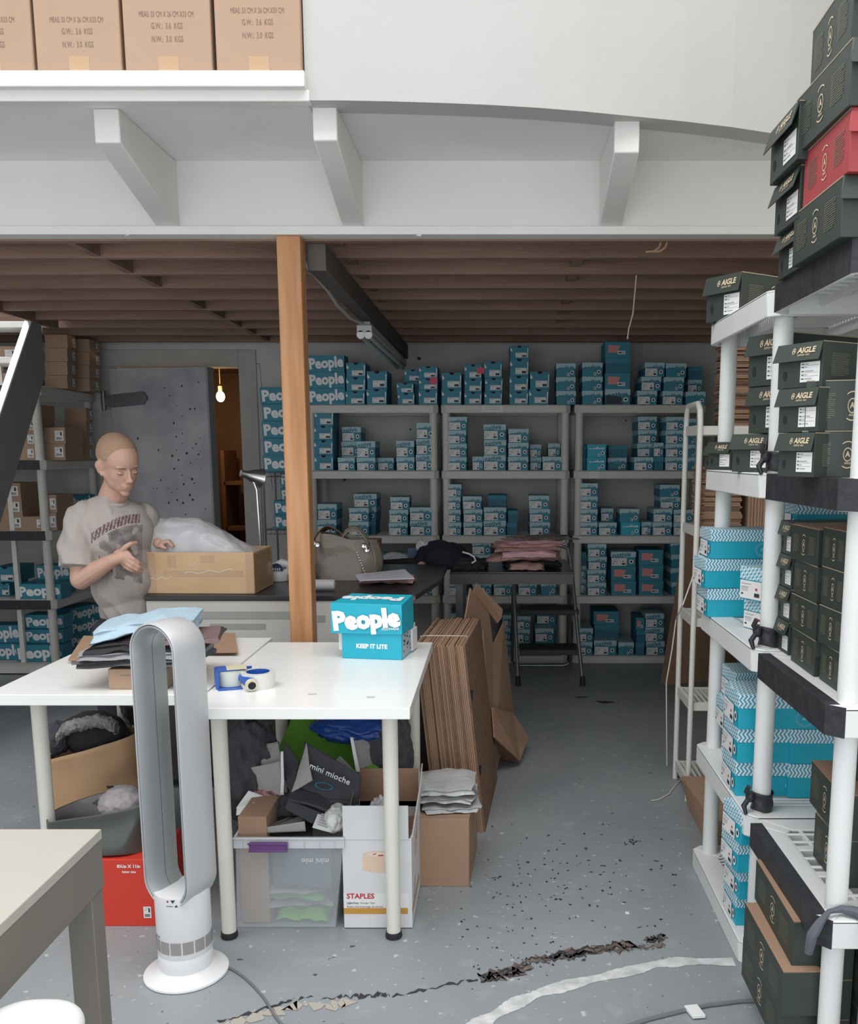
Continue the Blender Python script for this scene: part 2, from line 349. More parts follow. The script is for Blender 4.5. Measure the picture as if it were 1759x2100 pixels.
for i in range(len(cur)-1):
    a, b = cur[i], cur[i+1]
    mb.hexa([(a.x, a.y-.006, 2.515), (b.x, b.y-.006, 2.515), (b.x, b.y+.1, 2.515), (a.x, a.y+.1, 2.515), (a.x, a.y-.006, 4.2), (b.x, b.y-.006, 4.2), (b.x, b.y+.1, 4.2), (a.x, a.y+.1, 4.2)])
struct('wall_parapet', mb, mat('white_wall_smooth', (.485, .48, .465), .75, .1, 2, .1, 30), ang=20)
ey = cur[0].y; ex = cur[0].x
mb = MB(); mb.box(LX, ex+.004, ey-.035, ey+.02, 2.543, 2.589); mb.box(LX, ex+.012, ey-.008, ey+.03, 2.512, 2.545)
struct('trim_2', mb, loft_paint, bevel=.003)
mb = MB(); mb.box(LX, ex, ey, 3.66, 2.56, 2.585); struct('floor_loft', mb, loft_paint)
for q, (px0, px1, py) in enumerate(((190, 243, 222), (640, 690, 217), (1260, 1312, 245))):
    a = atZ(px0, py, 2.521); b = atZ(px1, py, 2.521); dz = 2.521-.10
    mb = MB(); prof = [(a.y, 2.521), (a.y, dz), (3.585, 2.29), (3.60, 2.29), (3.60, 2.521)]
    mb.prism([(a.x, y, z) for y, z in prof], (b.x-a.x, 0, 0)); o = put('bracket', mb, loft_paint, bevel=.004)
    o['kind'] = 'structure'; o.name = 'trim_%d' % (q+3)

# wooden post
px0 = atY(565, 480, 3.6).x
mb = MB(); mb.box(px0+.001, px0+.09, 3.60, 3.69, 0, 2.262)
single('wooden_post', mb, post_wood, 'orange-brown planed wooden post standing under the loft edge behind the white tables', 'post', bevel=.004)

# floor marks belong to the floor's own surface
def strip(mb, pts, w, mi=0, seed=0, jag=.3, z=.0012):
    out = []
    for i, p in enumerate(pts):
        d = (pts[min(i+1, len(pts)-1)]-pts[max(i-1, 0)]).normalized(); nn = Vector((-d.y, d.x, 0)); ww = w[i] if isinstance(w, list) else w
        out.append((p+nn*ww*(.5+jag*random.uniform(-.5, .5)), p-nn*ww*(.5+jag*random.uniform(-.5, .5))))
    for i in range(len(out)-1):
        a, b = out[i]; c, d = out[i+1]; mb.quad((b.x, b.y, z), (d.x, d.y, z), (c.x, c.y, z), (a.x, a.y, z), mi)
def dense(pp, n):
    res = []
    for i in range(len(pp)-1):
        for k in range(n): res.append(pp[i].lerp(pp[i+1], k/n))
    return res+[pp[-1]]
mb = MB()
ln = [atZ(a, b, 0) for a, b in ((965, 2108), (1010, 2085), (1060, 2056), (1110, 2035), (1200, 2012), (1290, 1992), (1345, 1978), (1400, 1972), (1505, 1973))]
strip(mb, dense(ln, 10), [.040+.010*sin(i*.4)+.006*random.random() for i in range(81)], 0, jag=.10)
put('painted_line', mb, line_white, floor, smooth=False)
mb = MB()
mb2 = MB()
def blot(mb, px, py, rx, ry, mi, n=14, ang=0, z=.0016):
    c = atZ(px, py, 0); mb.add([(c.x+cos(ang)*cos(2*pi*k/n)*rx*f-sin(ang)*sin(2*pi*k/n)*ry*f, c.y+sin(ang)*cos(2*pi*k/n)*rx*f+cos(ang)*sin(2*pi*k/n)*ry*f, z) for k in range(n) for f in (random.uniform(.45, 1.25),)], [tuple(range(n))], mi)
for x0, y0, x1, y1, w in ((985, 2008, 1090, 1985, .045), (1070, 1975, 1200, 1955, .03), (1130, 1962, 1290, 1935, .035), (1325, 1930, 1362, 1922, .02), (1250, 1953, 1360, 1936, .012)):
    pp = [atZ(x0, y0, 0), atZ(x1, y1, 0)]; q = dense(pp, 26)
    q = [p+Vector((0, random.uniform(-.012, .012), 0)) for p in q]
    strip(mb, q, [w*(.35+.75*abs(sin(i*.35+x0))) for i in range(len(q))], 0, jag=.9, z=.0018)
    strip(mb, [p+Vector((0, .012, 0)) for p in q], [w*.35*random.random() for i in q], 1, jag=1, z=.0022)
    strip(mb, [p-Vector((0, .014, 0)) for p in q], [w*.25*random.random() for i in q], 1, jag=1, z=.0022)
for x0, y0, x1, y1 in ((450, 2095, 600, 2052), (600, 2050, 720, 2045), (720, 2045, 800, 2040), (805, 2045, 980, 2008)):
    q = [p+Vector((0, random.uniform(-.01, .01), 0)) for p in dense([atZ(x0, y0, 0), atZ(x1, y1, 0)], 20)]
    strip(mb, q, [random.choice((0, .004, .008, .016)) for i in q], 1, jag=1, z=.0018)
    if x0 < 700: strip(mb, [p-Vector((0, .03, 0)) for p in q], [random.choice((.004, .02, .03, .04)) for i in q], 2, jag=.8, z=.0014)
for i in range(150):
    px = random.gauss(1180, 130); py = random.gauss(1800, 55)
    if 1000 < px < 1400 and 1690 < py < 1920: blot(mb, px, py, random.uniform(.002, .007), random.uniform(.002, .009), random.choice((1, 1, 1, 2)), 7)
for i in range(80): blot(mb, random.uniform(940, 1180), random.uniform(1790, 1990), random.uniform(.002, .006), random.uniform(.002, .006), random.choice((1, 1, 2)), 6)
for i in range(14): blot(mb, random.gauss(1292, 6), random.gauss(1727, 3), .006, .004, 1, 6)
blot(mb, 1240, 1440, .06, .03, 1); blot(mb, 1250, 1437, .05, .02, 2, z=.002); blot(mb, 1190, 1430, .05, .012, 1)
put('worn_patches', mb, [scab_brown, chip_dark, chip_tan], floor, smooth=False)
mb = MB(); c = atZ(1286, 1873, 0); mb.box(c.x-.006, c.x+.006, c.y-.007, c.y+.007, .0005, .002)
single('paper_scrap', mb, [stick_white], 'tiny white square of paper lying on the open grey floor', 'paper scrap', smooth=False)

# ---------------------------------------------------------------- cold-room door
dw = DX1-.17-DX0
t = thing('cold_room_door', 'galvanised metal-clad door with strap hinge standing ajar behind the person', 'door', (DX0, WY-.02, .02), 0)
op = R(-9); t.rotation_euler = (0, 0, op)
mb = MB(); mb.box(0, dw*1.03, -.10, 0, 0, DZ-.04)
for i in range(70):
    x = random.gauss(dw*.8, .13); z = random.choice((random.gauss(1.35, .18), random.uniform(.6, 2)))
    if .02 < x < dw and 0 < z < 2: r = random.uniform(.002, .011); mb.add([(x+cos(k)*r*random.uniform(.6, 1.2), -.1012, z+sin(k)*r) for k in range(6)], [tuple(range(6))], 1)
put('panel', mb, [galv, mat('rust_dent', (.05, .045, .05), .6)], t, bevel=.004)
mb = MB(); mb.box(dw*1.03, dw*1.03+.012, -.098, -.002, 0, DZ-.04); put('edge_strip', mb, mat('edge_strip_grey', (.30, .33, .35), .5), t)
mb = MB(); mb.prism([(.02, -.104, 1.78), (.27, -.104, 1.80), (.30, -.104, 1.845), (.27, -.104, 1.89), (.02, -.104, 1.87)], (0, -.02, 0)); mb.cyl((-.04, -.12, 1.76), (-.04, -.12, 1.90), .016); mb.box(-.06, .03, -.125, -.105, 1.79, 1.86)
put('strap_hinge', mb, [steel_dk], t, bevel=.002)
mb = MB(); mb.box(dw*.84, dw*.98, -.13, -.1, .86, .93); mb.box(dw*.93, dw*.96, -.15, -.13, .84, .88); put('latch', mb, steel_dk, t, bevel=.003)
# bulb
b = atY(452, 812, WY+.9)
t = thing('light_bulb', 'bare glowing bulb hanging in the small room behind the metal door', 'light bulb', (b.x, b.y, b.z-.05))
mb = MB(); mb.ell((0, 0, .045), (.035, .035, .045)); put('glass_bulb', mb, bulbm, t)
mb = MB(); mb.cyl((0, 0, .085), (0, 0, .13), .018); mb.cyl((0, 0, .13), (0, 0, 2.2-b.z+.05), .004); put('socket', mb, cream_pl, t)
l = bpy.data.lights.new('bulb_light', 'POINT'); l.energy = 7; l.color = (1, .6, .28); l.shadow_soft_size = .05; lo = bpy.data.objects.new('bulb_light', l); COL.objects.link(lo); lo.location = (b.x, b.y-.12, b.z-.06)
# closet shelving with dark goods
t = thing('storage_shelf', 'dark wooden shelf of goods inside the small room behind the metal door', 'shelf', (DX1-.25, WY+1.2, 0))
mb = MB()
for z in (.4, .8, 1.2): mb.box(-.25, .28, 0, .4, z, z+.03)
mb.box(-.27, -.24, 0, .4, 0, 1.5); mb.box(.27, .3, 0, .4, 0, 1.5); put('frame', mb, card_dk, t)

# ---------------------------------------------------------------- stairs at far left
t = thing('staircase', 'open-tread white stair rising to the loft at the far left', 'staircase', (-2.8, 3.95, 0))
def stringer(x0, x1, nm):
    mb = MB(); y1 = 5.70; z1 = 2.25; sl = .70/.55
    prof = [(y1, z1), (y1+.1, z1+.1), (y1+.1, z1-.32), (y1-(z1-.0)/sl+.38-.0, 0), (y1-z1/sl, 0)]
    mb.prism([(x0, y, z) for y, z in prof], (x1-x0, 0, 0)); put(nm, mb, [mat('stair_side_shaded', (.30, .30, .30), .7, .2)], t, world=True)  # side of the white stair coloured darker for its shade
    mb = MB(); a = Vector((x0, y1-z1/sl, 0)); b = Vector((x0, y1, z1)); d = Vector((0, -.008, .008))
    mb.hexa([a, a+Vector((x1-x0, 0, 0)), a+Vector((x1-x0, 0, 0))+d, a+d, b, b+Vector((x1-x0, 0, 0)), b+Vector((x1-x0, 0, 0))+d, b+d]); put('stringer_lit_edge', mb, table_white, t, world=True)  # thin white strip paints the lit top edge
stringer(-2.80, -2.76, 'stringer'); stringer(-3.62, -3.58, 'stringer')
for k in range(1, 11):
    z = 2.27-.222*(k-1)-.03; y = 5.70-(2.25-z)/(.70/.55)
    if y < 4.0: break
    mb = MB(); mb.box(-3.58, -2.80, y-.02, y+.21, z-.035, z); put('tread', mb, table_white, t, world=True, bevel=.003)

# ================================================================ SHELVING
def rack(label, x0, x1, y0, y1, zs, rim, pr, m, cat='shelving unit', group=None, inset=.045, slat='x', tape=(), posts=(1, 1, 1, 1), bottom_z=0.0, name='shelving_unit', tapeside=()):
    t = thing(name, label, cat, ((x0+x1)/2, (y0+y1)/2, bottom_z), 0, group)
    for i, z in enumerate(zs):
        mb = MB(); e = .014; c = .03
        def ring(z0, z1, o, w):
            P = [(x0+c, y0), (x1-c, y0), (x1, y0+c), (x1, y1-c), (x1-c, y1), (x0+c, y1), (x0, y1-c), (x0, y0+c)]
            cx, cy = (x0+x1)/2, (y0+y1)/2
            Q = [(cx+(x-cx)*(1-w/(x1-x0)*2), cy+(y-cy)*(1-w/(y1-y0)*2)) for x, y in P]; n = 8
            for k in range(n):
                a, b = P[k], P[(k+1) % n]; a2, b2 = Q[k], Q[(k+1) % n]
                mb.hexa([(*a, z0), (*b, z0), (*b2, z0), (*a2, z0), (*a, z1), (*b, z1), (*b2, z1), (*a2, z1)])
        ring(z-rim, z, 0, e); ring(z-.008, z+.0006, 0, .075)
        X0, X1, Y0, Y1 = x0+.07, x1-.07, y0+.07, y1-.07
        if slat == 'x':
            y = Y0
            while y < Y1: mb.box(X0, X1, y, y+.013, z-.012, z-.001); y += .024
            for x in (X0, (X0+X1)/2-.01, X1-.02): mb.box(x, x+.02, Y0, Y1, z-.02, z-.001)
        elif slat == 'grid':
            y = Y0; k = 0
            while y < Y1: mb.box(X0, X1, y, y+(.012 if k % 3 else .03), z-.03, z); y += .05; k += 1
            x = X0
            while x < X1: mb.box(x, x+.010, Y0, Y1, z-.03, z-.001); x += .048
        else: mb.box(X0-.01, X1+.01, Y0-.01, Y1+.01, z-.012, z-.001)
        for x in (x0+.12, (x0+x1)/2, x1-.12): mb.box(x, x+.006, y0+.01, y1-.01, z-rim+.02, z-.01)
        put('shelf', mb, m, t, bevel=.003, world=True)
    k = 0
    for x, y in ((x0+inset, y0+inset), (x1-inset, y0+inset), (x1-inset, y1-inset), (x0+inset, y1-inset)):
        if posts[k]:
            mb = MB()
            mb.cyl((x, y, bottom_z), (x, y, zs[0]-.02), pr)
            put('post', mb, m, t, world=True)
        k += 1
    for side, i, a, b in tape:      # black cloth tape along a rim
        mb = MB(); z = zs[i]; z0 = z-rim+.001; q = .0015
        if side == 'L': mb.box(x0-q, x0, a, b, z0, z+q); mb.box(x0, x0+.03, a, b, z, z+q)
        if side == 'F': mb.box(a, b, y0-q, y0, z0, z+q)
        if side == 'LC': mb.hexa([(x0-q, y0+c0, z0) for c0 in (.03,)]+[(x0+.03, y0-q, z0), (x0+.032, y0, z0), (x0, y0+.032, z0), (x0-q, y0+.03, z+q), (x0+.03, y0-q, z+q), (x0+.032, y0, z+q), (x0, y0+.032, z+q)])
        put('black_tape', mb, tape_black, t, world=True)
    return t
BZ = [1.797, 1.354, .908, .485, .056]
BY = 6.42
rack('grey plastic shelving unit against the back wall, partly hidden by the wooden post', -1.31, -.405, BY, 6.90, BZ, .056, .027, plastic_dim, group='grey shelving units along the back wall', inset=.035, slat='x')
rack('grey plastic shelving unit against the back wall, behind the step ladder, middle of the row', -.385, .497, BY, 6.90, BZ, .056, .027, plastic_dim, group='grey shelving units along the back wall', inset=.035)
rack('grey plastic shelving unit against the back wall in the right corner, rightmost of the row', .525, 1.42, BY, 6.90, BZ, .056, .027, plastic_dim, group='grey shelving units along the back wall', inset=.035)
RZ = [1.880, 1.411, .934, .455, .066]
SX = .70
rack('white plastic shelving unit at right holding blue zigzag-lidded boxes, beyond the black-taped one', SX, 1.46, 2.475, 3.17, RZ, .066, .0262, plastic, inset=.055, slat='x', group='white shelving units at the right')
near = rack('nearest white plastic shelving unit at right with rims covered in black tape', SX, 1.46, 1.885, 2.46, RZ, .066, .0245, plastic, inset=.058, posts=(1, 1, 1, 0), slat='grid', group='white shelving units at the right',
     tape=[('L', i, 1.915, 2.43) for i in range(4)]+[('LC', i, 0, 0) for i in range(4)]+[('F', 0, SX+.03, 1.43)])
LZ = [1.90, 1.425, .965, .505, .07]
lr = rack('grey plastic shelving unit with black-taped rims at far left behind the person', -3.95, -2.94, 6.08, 6.93, LZ, .062, .028, plastic_dim, inset=.045, slat='', tape=[('F', i, -3.93, -2.97) for i in (0, 1, 2, 3)])
# black ties on the posts
for i, (z, lab) in enumerate(((1.411, 'black cloth tie knotted round the white post on the second shelf up from eye level'), (.934, 'black cloth tie wrapped round the white post at the middle shelf'), (.455, 'black cloth tie bunched round the white post at the low shelf'))):
    y = 2.475+.055; x = SX+.055; mb = MB()
    mb.grid(lambda u, v: (x+(.0295+.002*sin(9*v+5*u)+.002*cos(u*20))*cos(2*pi*u), y+(.0295+.002*sin(8*v))*sin(2*pi*u), z+.004+v*.052+.003*sin(u*13)), 28, 8, cu=True)
    mb.ell((x-.036, y-.012, z+.045), (.012, .014, .016)); mb.tube([(x-.036, y-.012, z+.045), (x-.05, y-.02, z+.062), (x-.045, y-.028, z+.08)], .006); mb.tube([(x-.036, y-.012, z+.045), (x-.055, y-.02, z+.02), (x-.05, y-.03, z-.002)], [.006, .007, .004])
    single('cloth_tie', mb, tape_black, lab, 'tie', solid=.002)
# grey strap looped round the near post at the low shelf
x = SX+.058; y = 1.885+.058; z = .455
mb = MB()
pa = [(x-.075, y-.055, z-.075), (x-.072, y-.062, z-.03), (x-.055, y-.06, z+.0), (x-.03, y-.04, z+.014), (x, y-.032, z+.016), (x+.03, y-.045, z+.016), (x+.05, y-.08, z+.002), (x+.052, y-.09, z-.06), (x+.035, y-.09, z-.16), (x+.04, y-.085, z-.26), (x+.02, y-.085, z-.36), (x+.02, y-.08, z-.44)]
mb.tube(dense([Vector(p) for p in pa], 3), [.009+.003*sin(i*.5) for i in range(34)], 8)
single('strap', mb, strap_grey, 'dark grey cloth strap looped over the low shelf of the nearest white unit', 'strap')

# ================================================================ SHOEBOXES (front = -Y, origin at bottom centre)
def base_box(t, w, d, h, bm, lm, lidh, over=.002, top=True):
    mb = MB(); mb.box(-w/2+over, w/2-over, -d/2+over, d/2-over, 0, h-.002); put('body', mb, bm, t, bevel=.0012)
    mb = MB(); mb.box(-w/2, w/2, -d/2, d/2, h-lidh, h); put('lid', mb, lm, t, bevel=.0012)
def hole(t, x, z, r, y, ring=True):
    mb = MB()
    for k in range(18):
        a, b = 2*pi*k/18, 2*pi*(k+1)/18
        mb.quad((x+cos(a)*r*.55, y, z+sin(a)*r*.55), (x+cos(b)*r*.55, y, z+sin(b)*r*.55), (x+cos(b)*r, y, z+sin(b)*r), (x+cos(a)*r, y, z+sin(a)*r), 0)
    mb.add([(x+cos(2*pi*k/18)*r*.55, y, z+sin(2*pi*k/18)*r*.55) for k in range(18)], [tuple(range(18))], 1)
    put('finger_hole', mb, [white_print if ring else black_void, black_void], t, smooth=False)
def sticker(t, x0, x1, z0, z1, y, kind=0, m=None, side=None):
    mb = MB(); mb.box(x0, x1, y-.0004, y, z0, z1, 0); w = x1-x0; h = z1-z0; q = y-.0008
    def bar(a, b, c, d, mi=1): mb.quad((x0+w*a, q, z0+h*c), (x0+w*b, q, z0+h*c), (x0+w*b, q, z0+h*d), (x0+w*a, q, z0+h*d), mi)
    if kind == 0:      # sizes and a bar code block
        bar(.06, .5, .80, .84, 2); bar(.06, .42, .62, .66, 2); bar(.06, .16, .2, .3); bar(.72, .82, .5, .64, 3); bar(.68, .92, .14, .36)
        for k in range(3): bar(.06, .38, .42+.07*k, .445+.07*k, 2)
    elif kind == 1:
        bar(.05, .45, .82, .88, 2); bar(.05, .4, .68, .72, 2); bar(.58, .95, .12, .5); bar(.05, .3, .2, .26, 2)
    elif kind == 2: bar(.1, .55, .3, .7); bar(.62, .9, .3, .7, 2)
    elif kind == 3:    # hang-tag style with rules
        for k, (a, b) in enumerate(((.88, .30), (.72, .18), (.52, .75), (.34, .2), (.14, .6))):
            bar(.06, .2, a, a+.05); bar(.24, .24+b*.6, a, a+.045, 2)
            if k in (0, 2, 3): bar(.06, .94, a-.06, a-.05, 1)
    elif kind == 4:
        bar(.3, .8, .86, .9, 2); bar(.12, .5, .7, .74, 2); bar(.65, .85, .5, .85)
        for k in range(11): bar(.14+.065*k, .14+.065*k+(.04 if k % 3 else .025), .1, .36)
    put('label_sticker', mb, [m or stick_white, ink, ink_soft, red_print], t, smooth=False)
P = {}
def proto(k, mk):
    t = thing('shoebox', '', 'shoebox', (0, 0, -5)); mk(t); P[k] = t; return t
NW, ND, NH = .145, .26, .097
def mkA(t, big=False, bm=teal, lm=teal_pale, lab=True):
    base_box(t, NW, ND, NH, bm, lm, .036)
    mb = MB(); y = -ND/2-.0006
    if big: text(mb, 'native', 1, FR(-.012, y, NH-.022, R(7)), bold=.02, width=.105)
    else:
        text(mb, 'native', 1, FR(0, y, NH-.036, R(4)), bold=.03, width=.115)
    o = put('lettering', mb, [teal_dk if lm is teal_pale else white_print], t, smooth=False)
    mb = MB()
    if not big: mb.box(-NW/2+.003, NW/2-.003, -ND/2-.0012, -ND/2-.0007, NH-.058, NH-.0365); put('body_band', mb, bm, t, smooth=False)
    if lab: sticker(t, -NW/2+.004, NW/2-.054, .004, NH-.0415, -ND/2-.0014, 0)
    else: sticker(t, NW*.06, NW/2-.045, .008, .026, -ND/2-.0014, 2)
    hole(t, NW/2-.027, .032, .0135, -ND/2-.0016)
proto('A', lambda t: mkA(t)); proto('W', lambda t: mkA(t, True)); proto('D', lambda t: mkA(t, False, teal, teal_pale, False))
def mkT(t): mkA(t, False, teal_br, teal_br, False)
proto('T', mkT)
def mkB(t):
    base_box(t, NW, ND, .105, teal, teal, .04)
    mb = MB(); y = -ND/2-.0006; n = 12
    mb.add([(.018*cos(pi+pi*k/n), y, .105+.0005+.016*sin(pi+pi*k/n)) for k in range(n+1)], [tuple(range(n+1))]); put('thumb_notch', mb, black_void, t, smooth=False)
    sticker(t, -.03, NW/2-.018, .012, .05, -ND/2-.001, 1)
    mb = MB(); mb.quad((NW/2-.014, -ND/2-.0007, .012), (NW/2-.009, -ND/2-.0007, .012), (NW/2-.005, -ND/2-.0007, .085), (NW/2-.012, -ND/2-.0007, .088)); mb.quad((-NW/2+.004, -ND/2-.0007, .06), (-NW/2+.018, -ND/2-.0007, .064), (-NW/2+.02, -ND/2-.0007, .07), (-NW/2+.004, -ND/2-.0007, .09))
    put('lettering', mb, white_print, t, smooth=False)
proto('B', mkB)
def mkC(t, w=.29, d=.15, h=.112):
    base_box(t, w, d, h, teal, teal, .04)
    mb = MB(); text(mb, 'People', 1, FR(0, -d/2-.0008, h*.52, R(4)), bold=.045, width=w*.93)
    put('lettering', mb, white_print, t, smooth=False)
proto('C', mkC)
def mkE(t, col=pinklab):
    base_box(t, .20, .26, .10, teal, teal, .04)
    mb = MB(); y = -.1306; mb.quad((-.075, y, .03), (-.0, y, .03), (.02, y, .075), (-.075, y, .08)); put('pink_patch', mb, col, t, smooth=False)
    sticker(t, .0, .06, .02, .042, -.132, 2)
proto('E', mkE)
def mkF(t): base_box(t, .14, .26, .10, teal_dk, teal, .036)
proto('F', mkF)
def mkK(t): mkA(t, False, teal, teal_pale, False); mb = MB(); y = -ND/2-.002; mb.quad((-NW/2+.006, y, .004), (.03, y, .004), (.02, y, .05), (-NW/2+.006, y, .06)); put('black_patch', mb, ink, t, smooth=False)
proto('K', mkK)
NOM = {'A': (NW, NH), 'W': (NW, NH), 'D': (NW, NH), 'T': (NW, NH), 'K': (NW, NH), 'B': (NW, .105), 'C': (.29, .112), 'E': (.20, .10), 'F': (.14, .10)}
DESC = {'A': 'pale-lidded teal shoebox', 'W': 'pale-lidded shoebox, large lettering', 'D': 'pale-lidded shoebox, tiny label', 'T': 'bright teal shoebox', 'K': 'black-patched shoebox', 'B': 'notched teal shoebox', 'C': 'white-lettered teal shoebox', 'E': 'pink-labelled shoebox', 'F': 'plain dark-teal shoebox'}
LEV = ['bottom', 'second up', 'third up', 'fourth up', 'fifth up', 'sixth up']
SHN = ['top shelf', 'second shelf', 'third shelf', 'fourth shelf', 'lowest shelf']
first = set()
def stack(rk, sh, data):
    """data: (px left, px right, kinds bottom to top, box height in px, set back, yaw)"""
    data = sorted(data, key=lambda q: q[0])
    for si, q in enumerate(data):
        x0, x1, kinds, hp = q[:4]; back = q[4] if len(q) > 4 else 0; yaw = q[5] if len(q) > 5 else 0
        z = BZ[sh]+.0005; Y = BY+.012+back
        for i, k in enumerate(kinds):
            W, Hh = NOM[k]; dx = (i*q[6] if len(q) > 6 else 0)+random.uniform(-1, 1)
            a, b = Xat(x0+dx, Y, z), Xat(x1+dx, Y, z); hh = (hp[i] if isinstance(hp, tuple) else hp)*zc(Y, z)/FOC
            w = (b-a)-.003; dd = (.15 if k == 'C' else .26)
            loc = ((a+b)/2, Y+dd/2, z)
            lab = '%s, %s, %s stack, %s, %s rack' % (DESC[k], 'standing alone' if len(kinds) == 1 else LEV[i] if i < len(kinds)-1 else 'topmost', ORD[si], SHN[sh], rk)
            yw = yaw+random.uniform(-1.5, 1.5)
            o = copy_thing(P[k], loc, R(yw), (w/W, 1, hh/Hh), lab, 'shoeboxes on the %s of the %s back rack' % (SHN[sh], rk))
            z += hh+.0004
L_, M_, R_ = 'left back', 'middle back', 'right back'
stack(L_, 0, [(631, 708, 'CCC', 32.8), (709, 750, 'BBB', (26.5, 28, 29)), (752, 795, 'BB', (31, 36)), (829, 865, 'FFB', 24, .14), (813, 849, 'BB', (23, 20)), (858, 898, 'BBB', (29, 23, 24))])
stack(M_, 0, [(906, 948, 'BB', (31, 33)), (953, 990, 'BBB', (25, 26, 29)), (993, 1031, 'BBB', (26, 27, 33)), (1044, 1084, 'BBBB', (26, 31, 34, 26)), (1085, 1127, 'BB', (31, 35)), (1140, 1181, 'DDD', 27.5)])
stack(R_, 0, [(1193, 1236, 'DDD', 28), (1240, 1293, 'KEFE', (31, 32, 31, 31)), (1305, 1347, 'AAA', 28, 0, 0, 7), (1357, 1400, 'ADD', 27.5, 0, 0, 3), (1404, 1446, 'D', 26), (1410, 1440, 'DAF', 26, .15)])
stack(L_, 1, [(644, 684, 'BBBB', (31, 30, 29, 30)), (694, 730, 'A', 26), (700, 740, 'AAW', 29, .16), (731, 770, 'AW', (26, 33)), (774, 808, 'A', 25, .12), (811, 849, 'AW', (27, 33)), (852, 888, 'WWA', 32)])
stack(M_, 1, [(918, 957, 'AAAA', 27), (967, 990, 'A', 28, .05), (992, 1039, 'WWW', 31), (1041, 1084, 'AAA', 28), (1087, 1111, 'AA', 26, .12), (1112, 1152, 'A', 28), (1124, 1150, 'FA', 27, .16)])
stack(R_, 1, [(1188, 1203, 'FF', 25, .1), (1203, 1243, 'TT', 26.5), (1246, 1286, 'DF', 25, .12), (1297, 1338, 'A', 27), (1306, 1346, 'FAAA', 27, .14), (1340, 1361, 'FA', 28, .02), (1363, 1402, 'AAAA', 27), (1404, 1430, 'DDDD', 26, .05)])
stack(L_, 2, [(650, 690, 'AA', 32), (715, 757, 'AA', 28), (724, 772, 'FAW', 27, .14), (798, 838, 'AAA', 26), (840, 886, 'WA', (30, 27))])
stack(M_, 2, [(916, 946, 'AAAA', 26), (949, 989, 'AAA', 26.5), (991, 1038, 'WA', (30, 27)), (1000, 1040, 'FFF', 26, .15), (1040, 1062, 'FF', 25, .03), (1084, 1127, 'AAA', 27)])
stack(R_, 2, [(1186, 1226, 'AAAA', 26.5), (1227, 1265, 'A', 26), (1232, 1258, 'FA', 26, .12), (1270, 1311, 'TD', 27), (1313, 1334, 'A', 26, .05), (1337, 1377, 'AA', 27), (1352, 1394, 'FFWD', 25, .12), (1379, 1420, 'AA', 26, .01)])
stack(L_, 3, [(700, 740, 'AAA', 28), (745, 786, 'AAA', 28), (800, 841, 'AAA', 28), (850, 890, 'AAA', 28)])
stack(M_, 3, [(917, 957, 'AAA', 28), (968, 1008, 'AAAA', 28), (1010, 1048, 'AAA', 28), (1062, 1101, 'AA', 28), (1108, 1140, 'D', 29)])
stack(R_, 3, [(1188, 1203, 'AAF', 28, .12), (1204, 1243, 'AAAA', 26.5), (1252, 1304, 'EEW', 30), (1308, 1359, 'EEE', (30, 33, 31)), (1374, 1414, 'DDDD', 28)])
stack(M_, 4, [(916, 954, 'AAA', 29), (965, 1005, 'AA', 28), (1029, 1048, 'AAA', 27, .04), (1050, 1088, 'AAA', 27), (1097, 1136, 'FA', 28), (1100, 1140, 'FFA', 28, .15)])
stack(R_, 4, [(1177, 1216, 'AA', 28), (1218, 1265, 'W', 31), (1217, 1270, 'FFE', 28, .12), (1267, 1300, 'D', 27), (1303, 1322, 'FFE', 26), (1322, 1361, 'WWW', 29)])
# pink sticky notes and rim notes
for px, py, sh, lab in ((889, 781, 0, 'pink sticky note on a notched shoebox at the right end of the left rack top'), (985, 760, 0, 'pink sticky note on a notched shoebox on top of the middle rack')):
    p = atY(px, py, BY+.009); mb = MB(); mb.box(p.x-.025, p.x+.025, p.y-.001, p.y, p.z-.02, p.z+.02)
    single('sticky_note', mb, mat('pink_sticky', (.75, .10, .16), .6), lab, 'sticky note', smooth=False)
for px, py, w, h, lab in ((1010, 838, .14, .042, 'white paper note taped to the top rim of the middle back rack'), (1218, 973, .065, .04, 'white paper note taped under the second shelf of the right back rack')):
    p = atY(px, py, BY-.001); mb = MB(); mb.box(p.x-w/2, p.x+w/2, p.y-.001, p.y, p.z-h/2, p.z+h/2)
    for k in range(2):
        for j in range(7):
            a = p.x-w*.38+w*.11*j; mb.quad((a, p.y-.0015, p.z+h*(.15-.33*k)), (a+w*.07, p.y-.0015, p.z+h*(.12-.33*k)), (a+w*.07, p.y-.0015, p.z+h*(.22-.33*k)), (a, p.y-.0015, p.z+h*(.2-.33*k)), 1 if k else 2)
    single('paper_note', mb, [stick_white, red_print, ink_soft], lab, 'paper note', smooth=False)

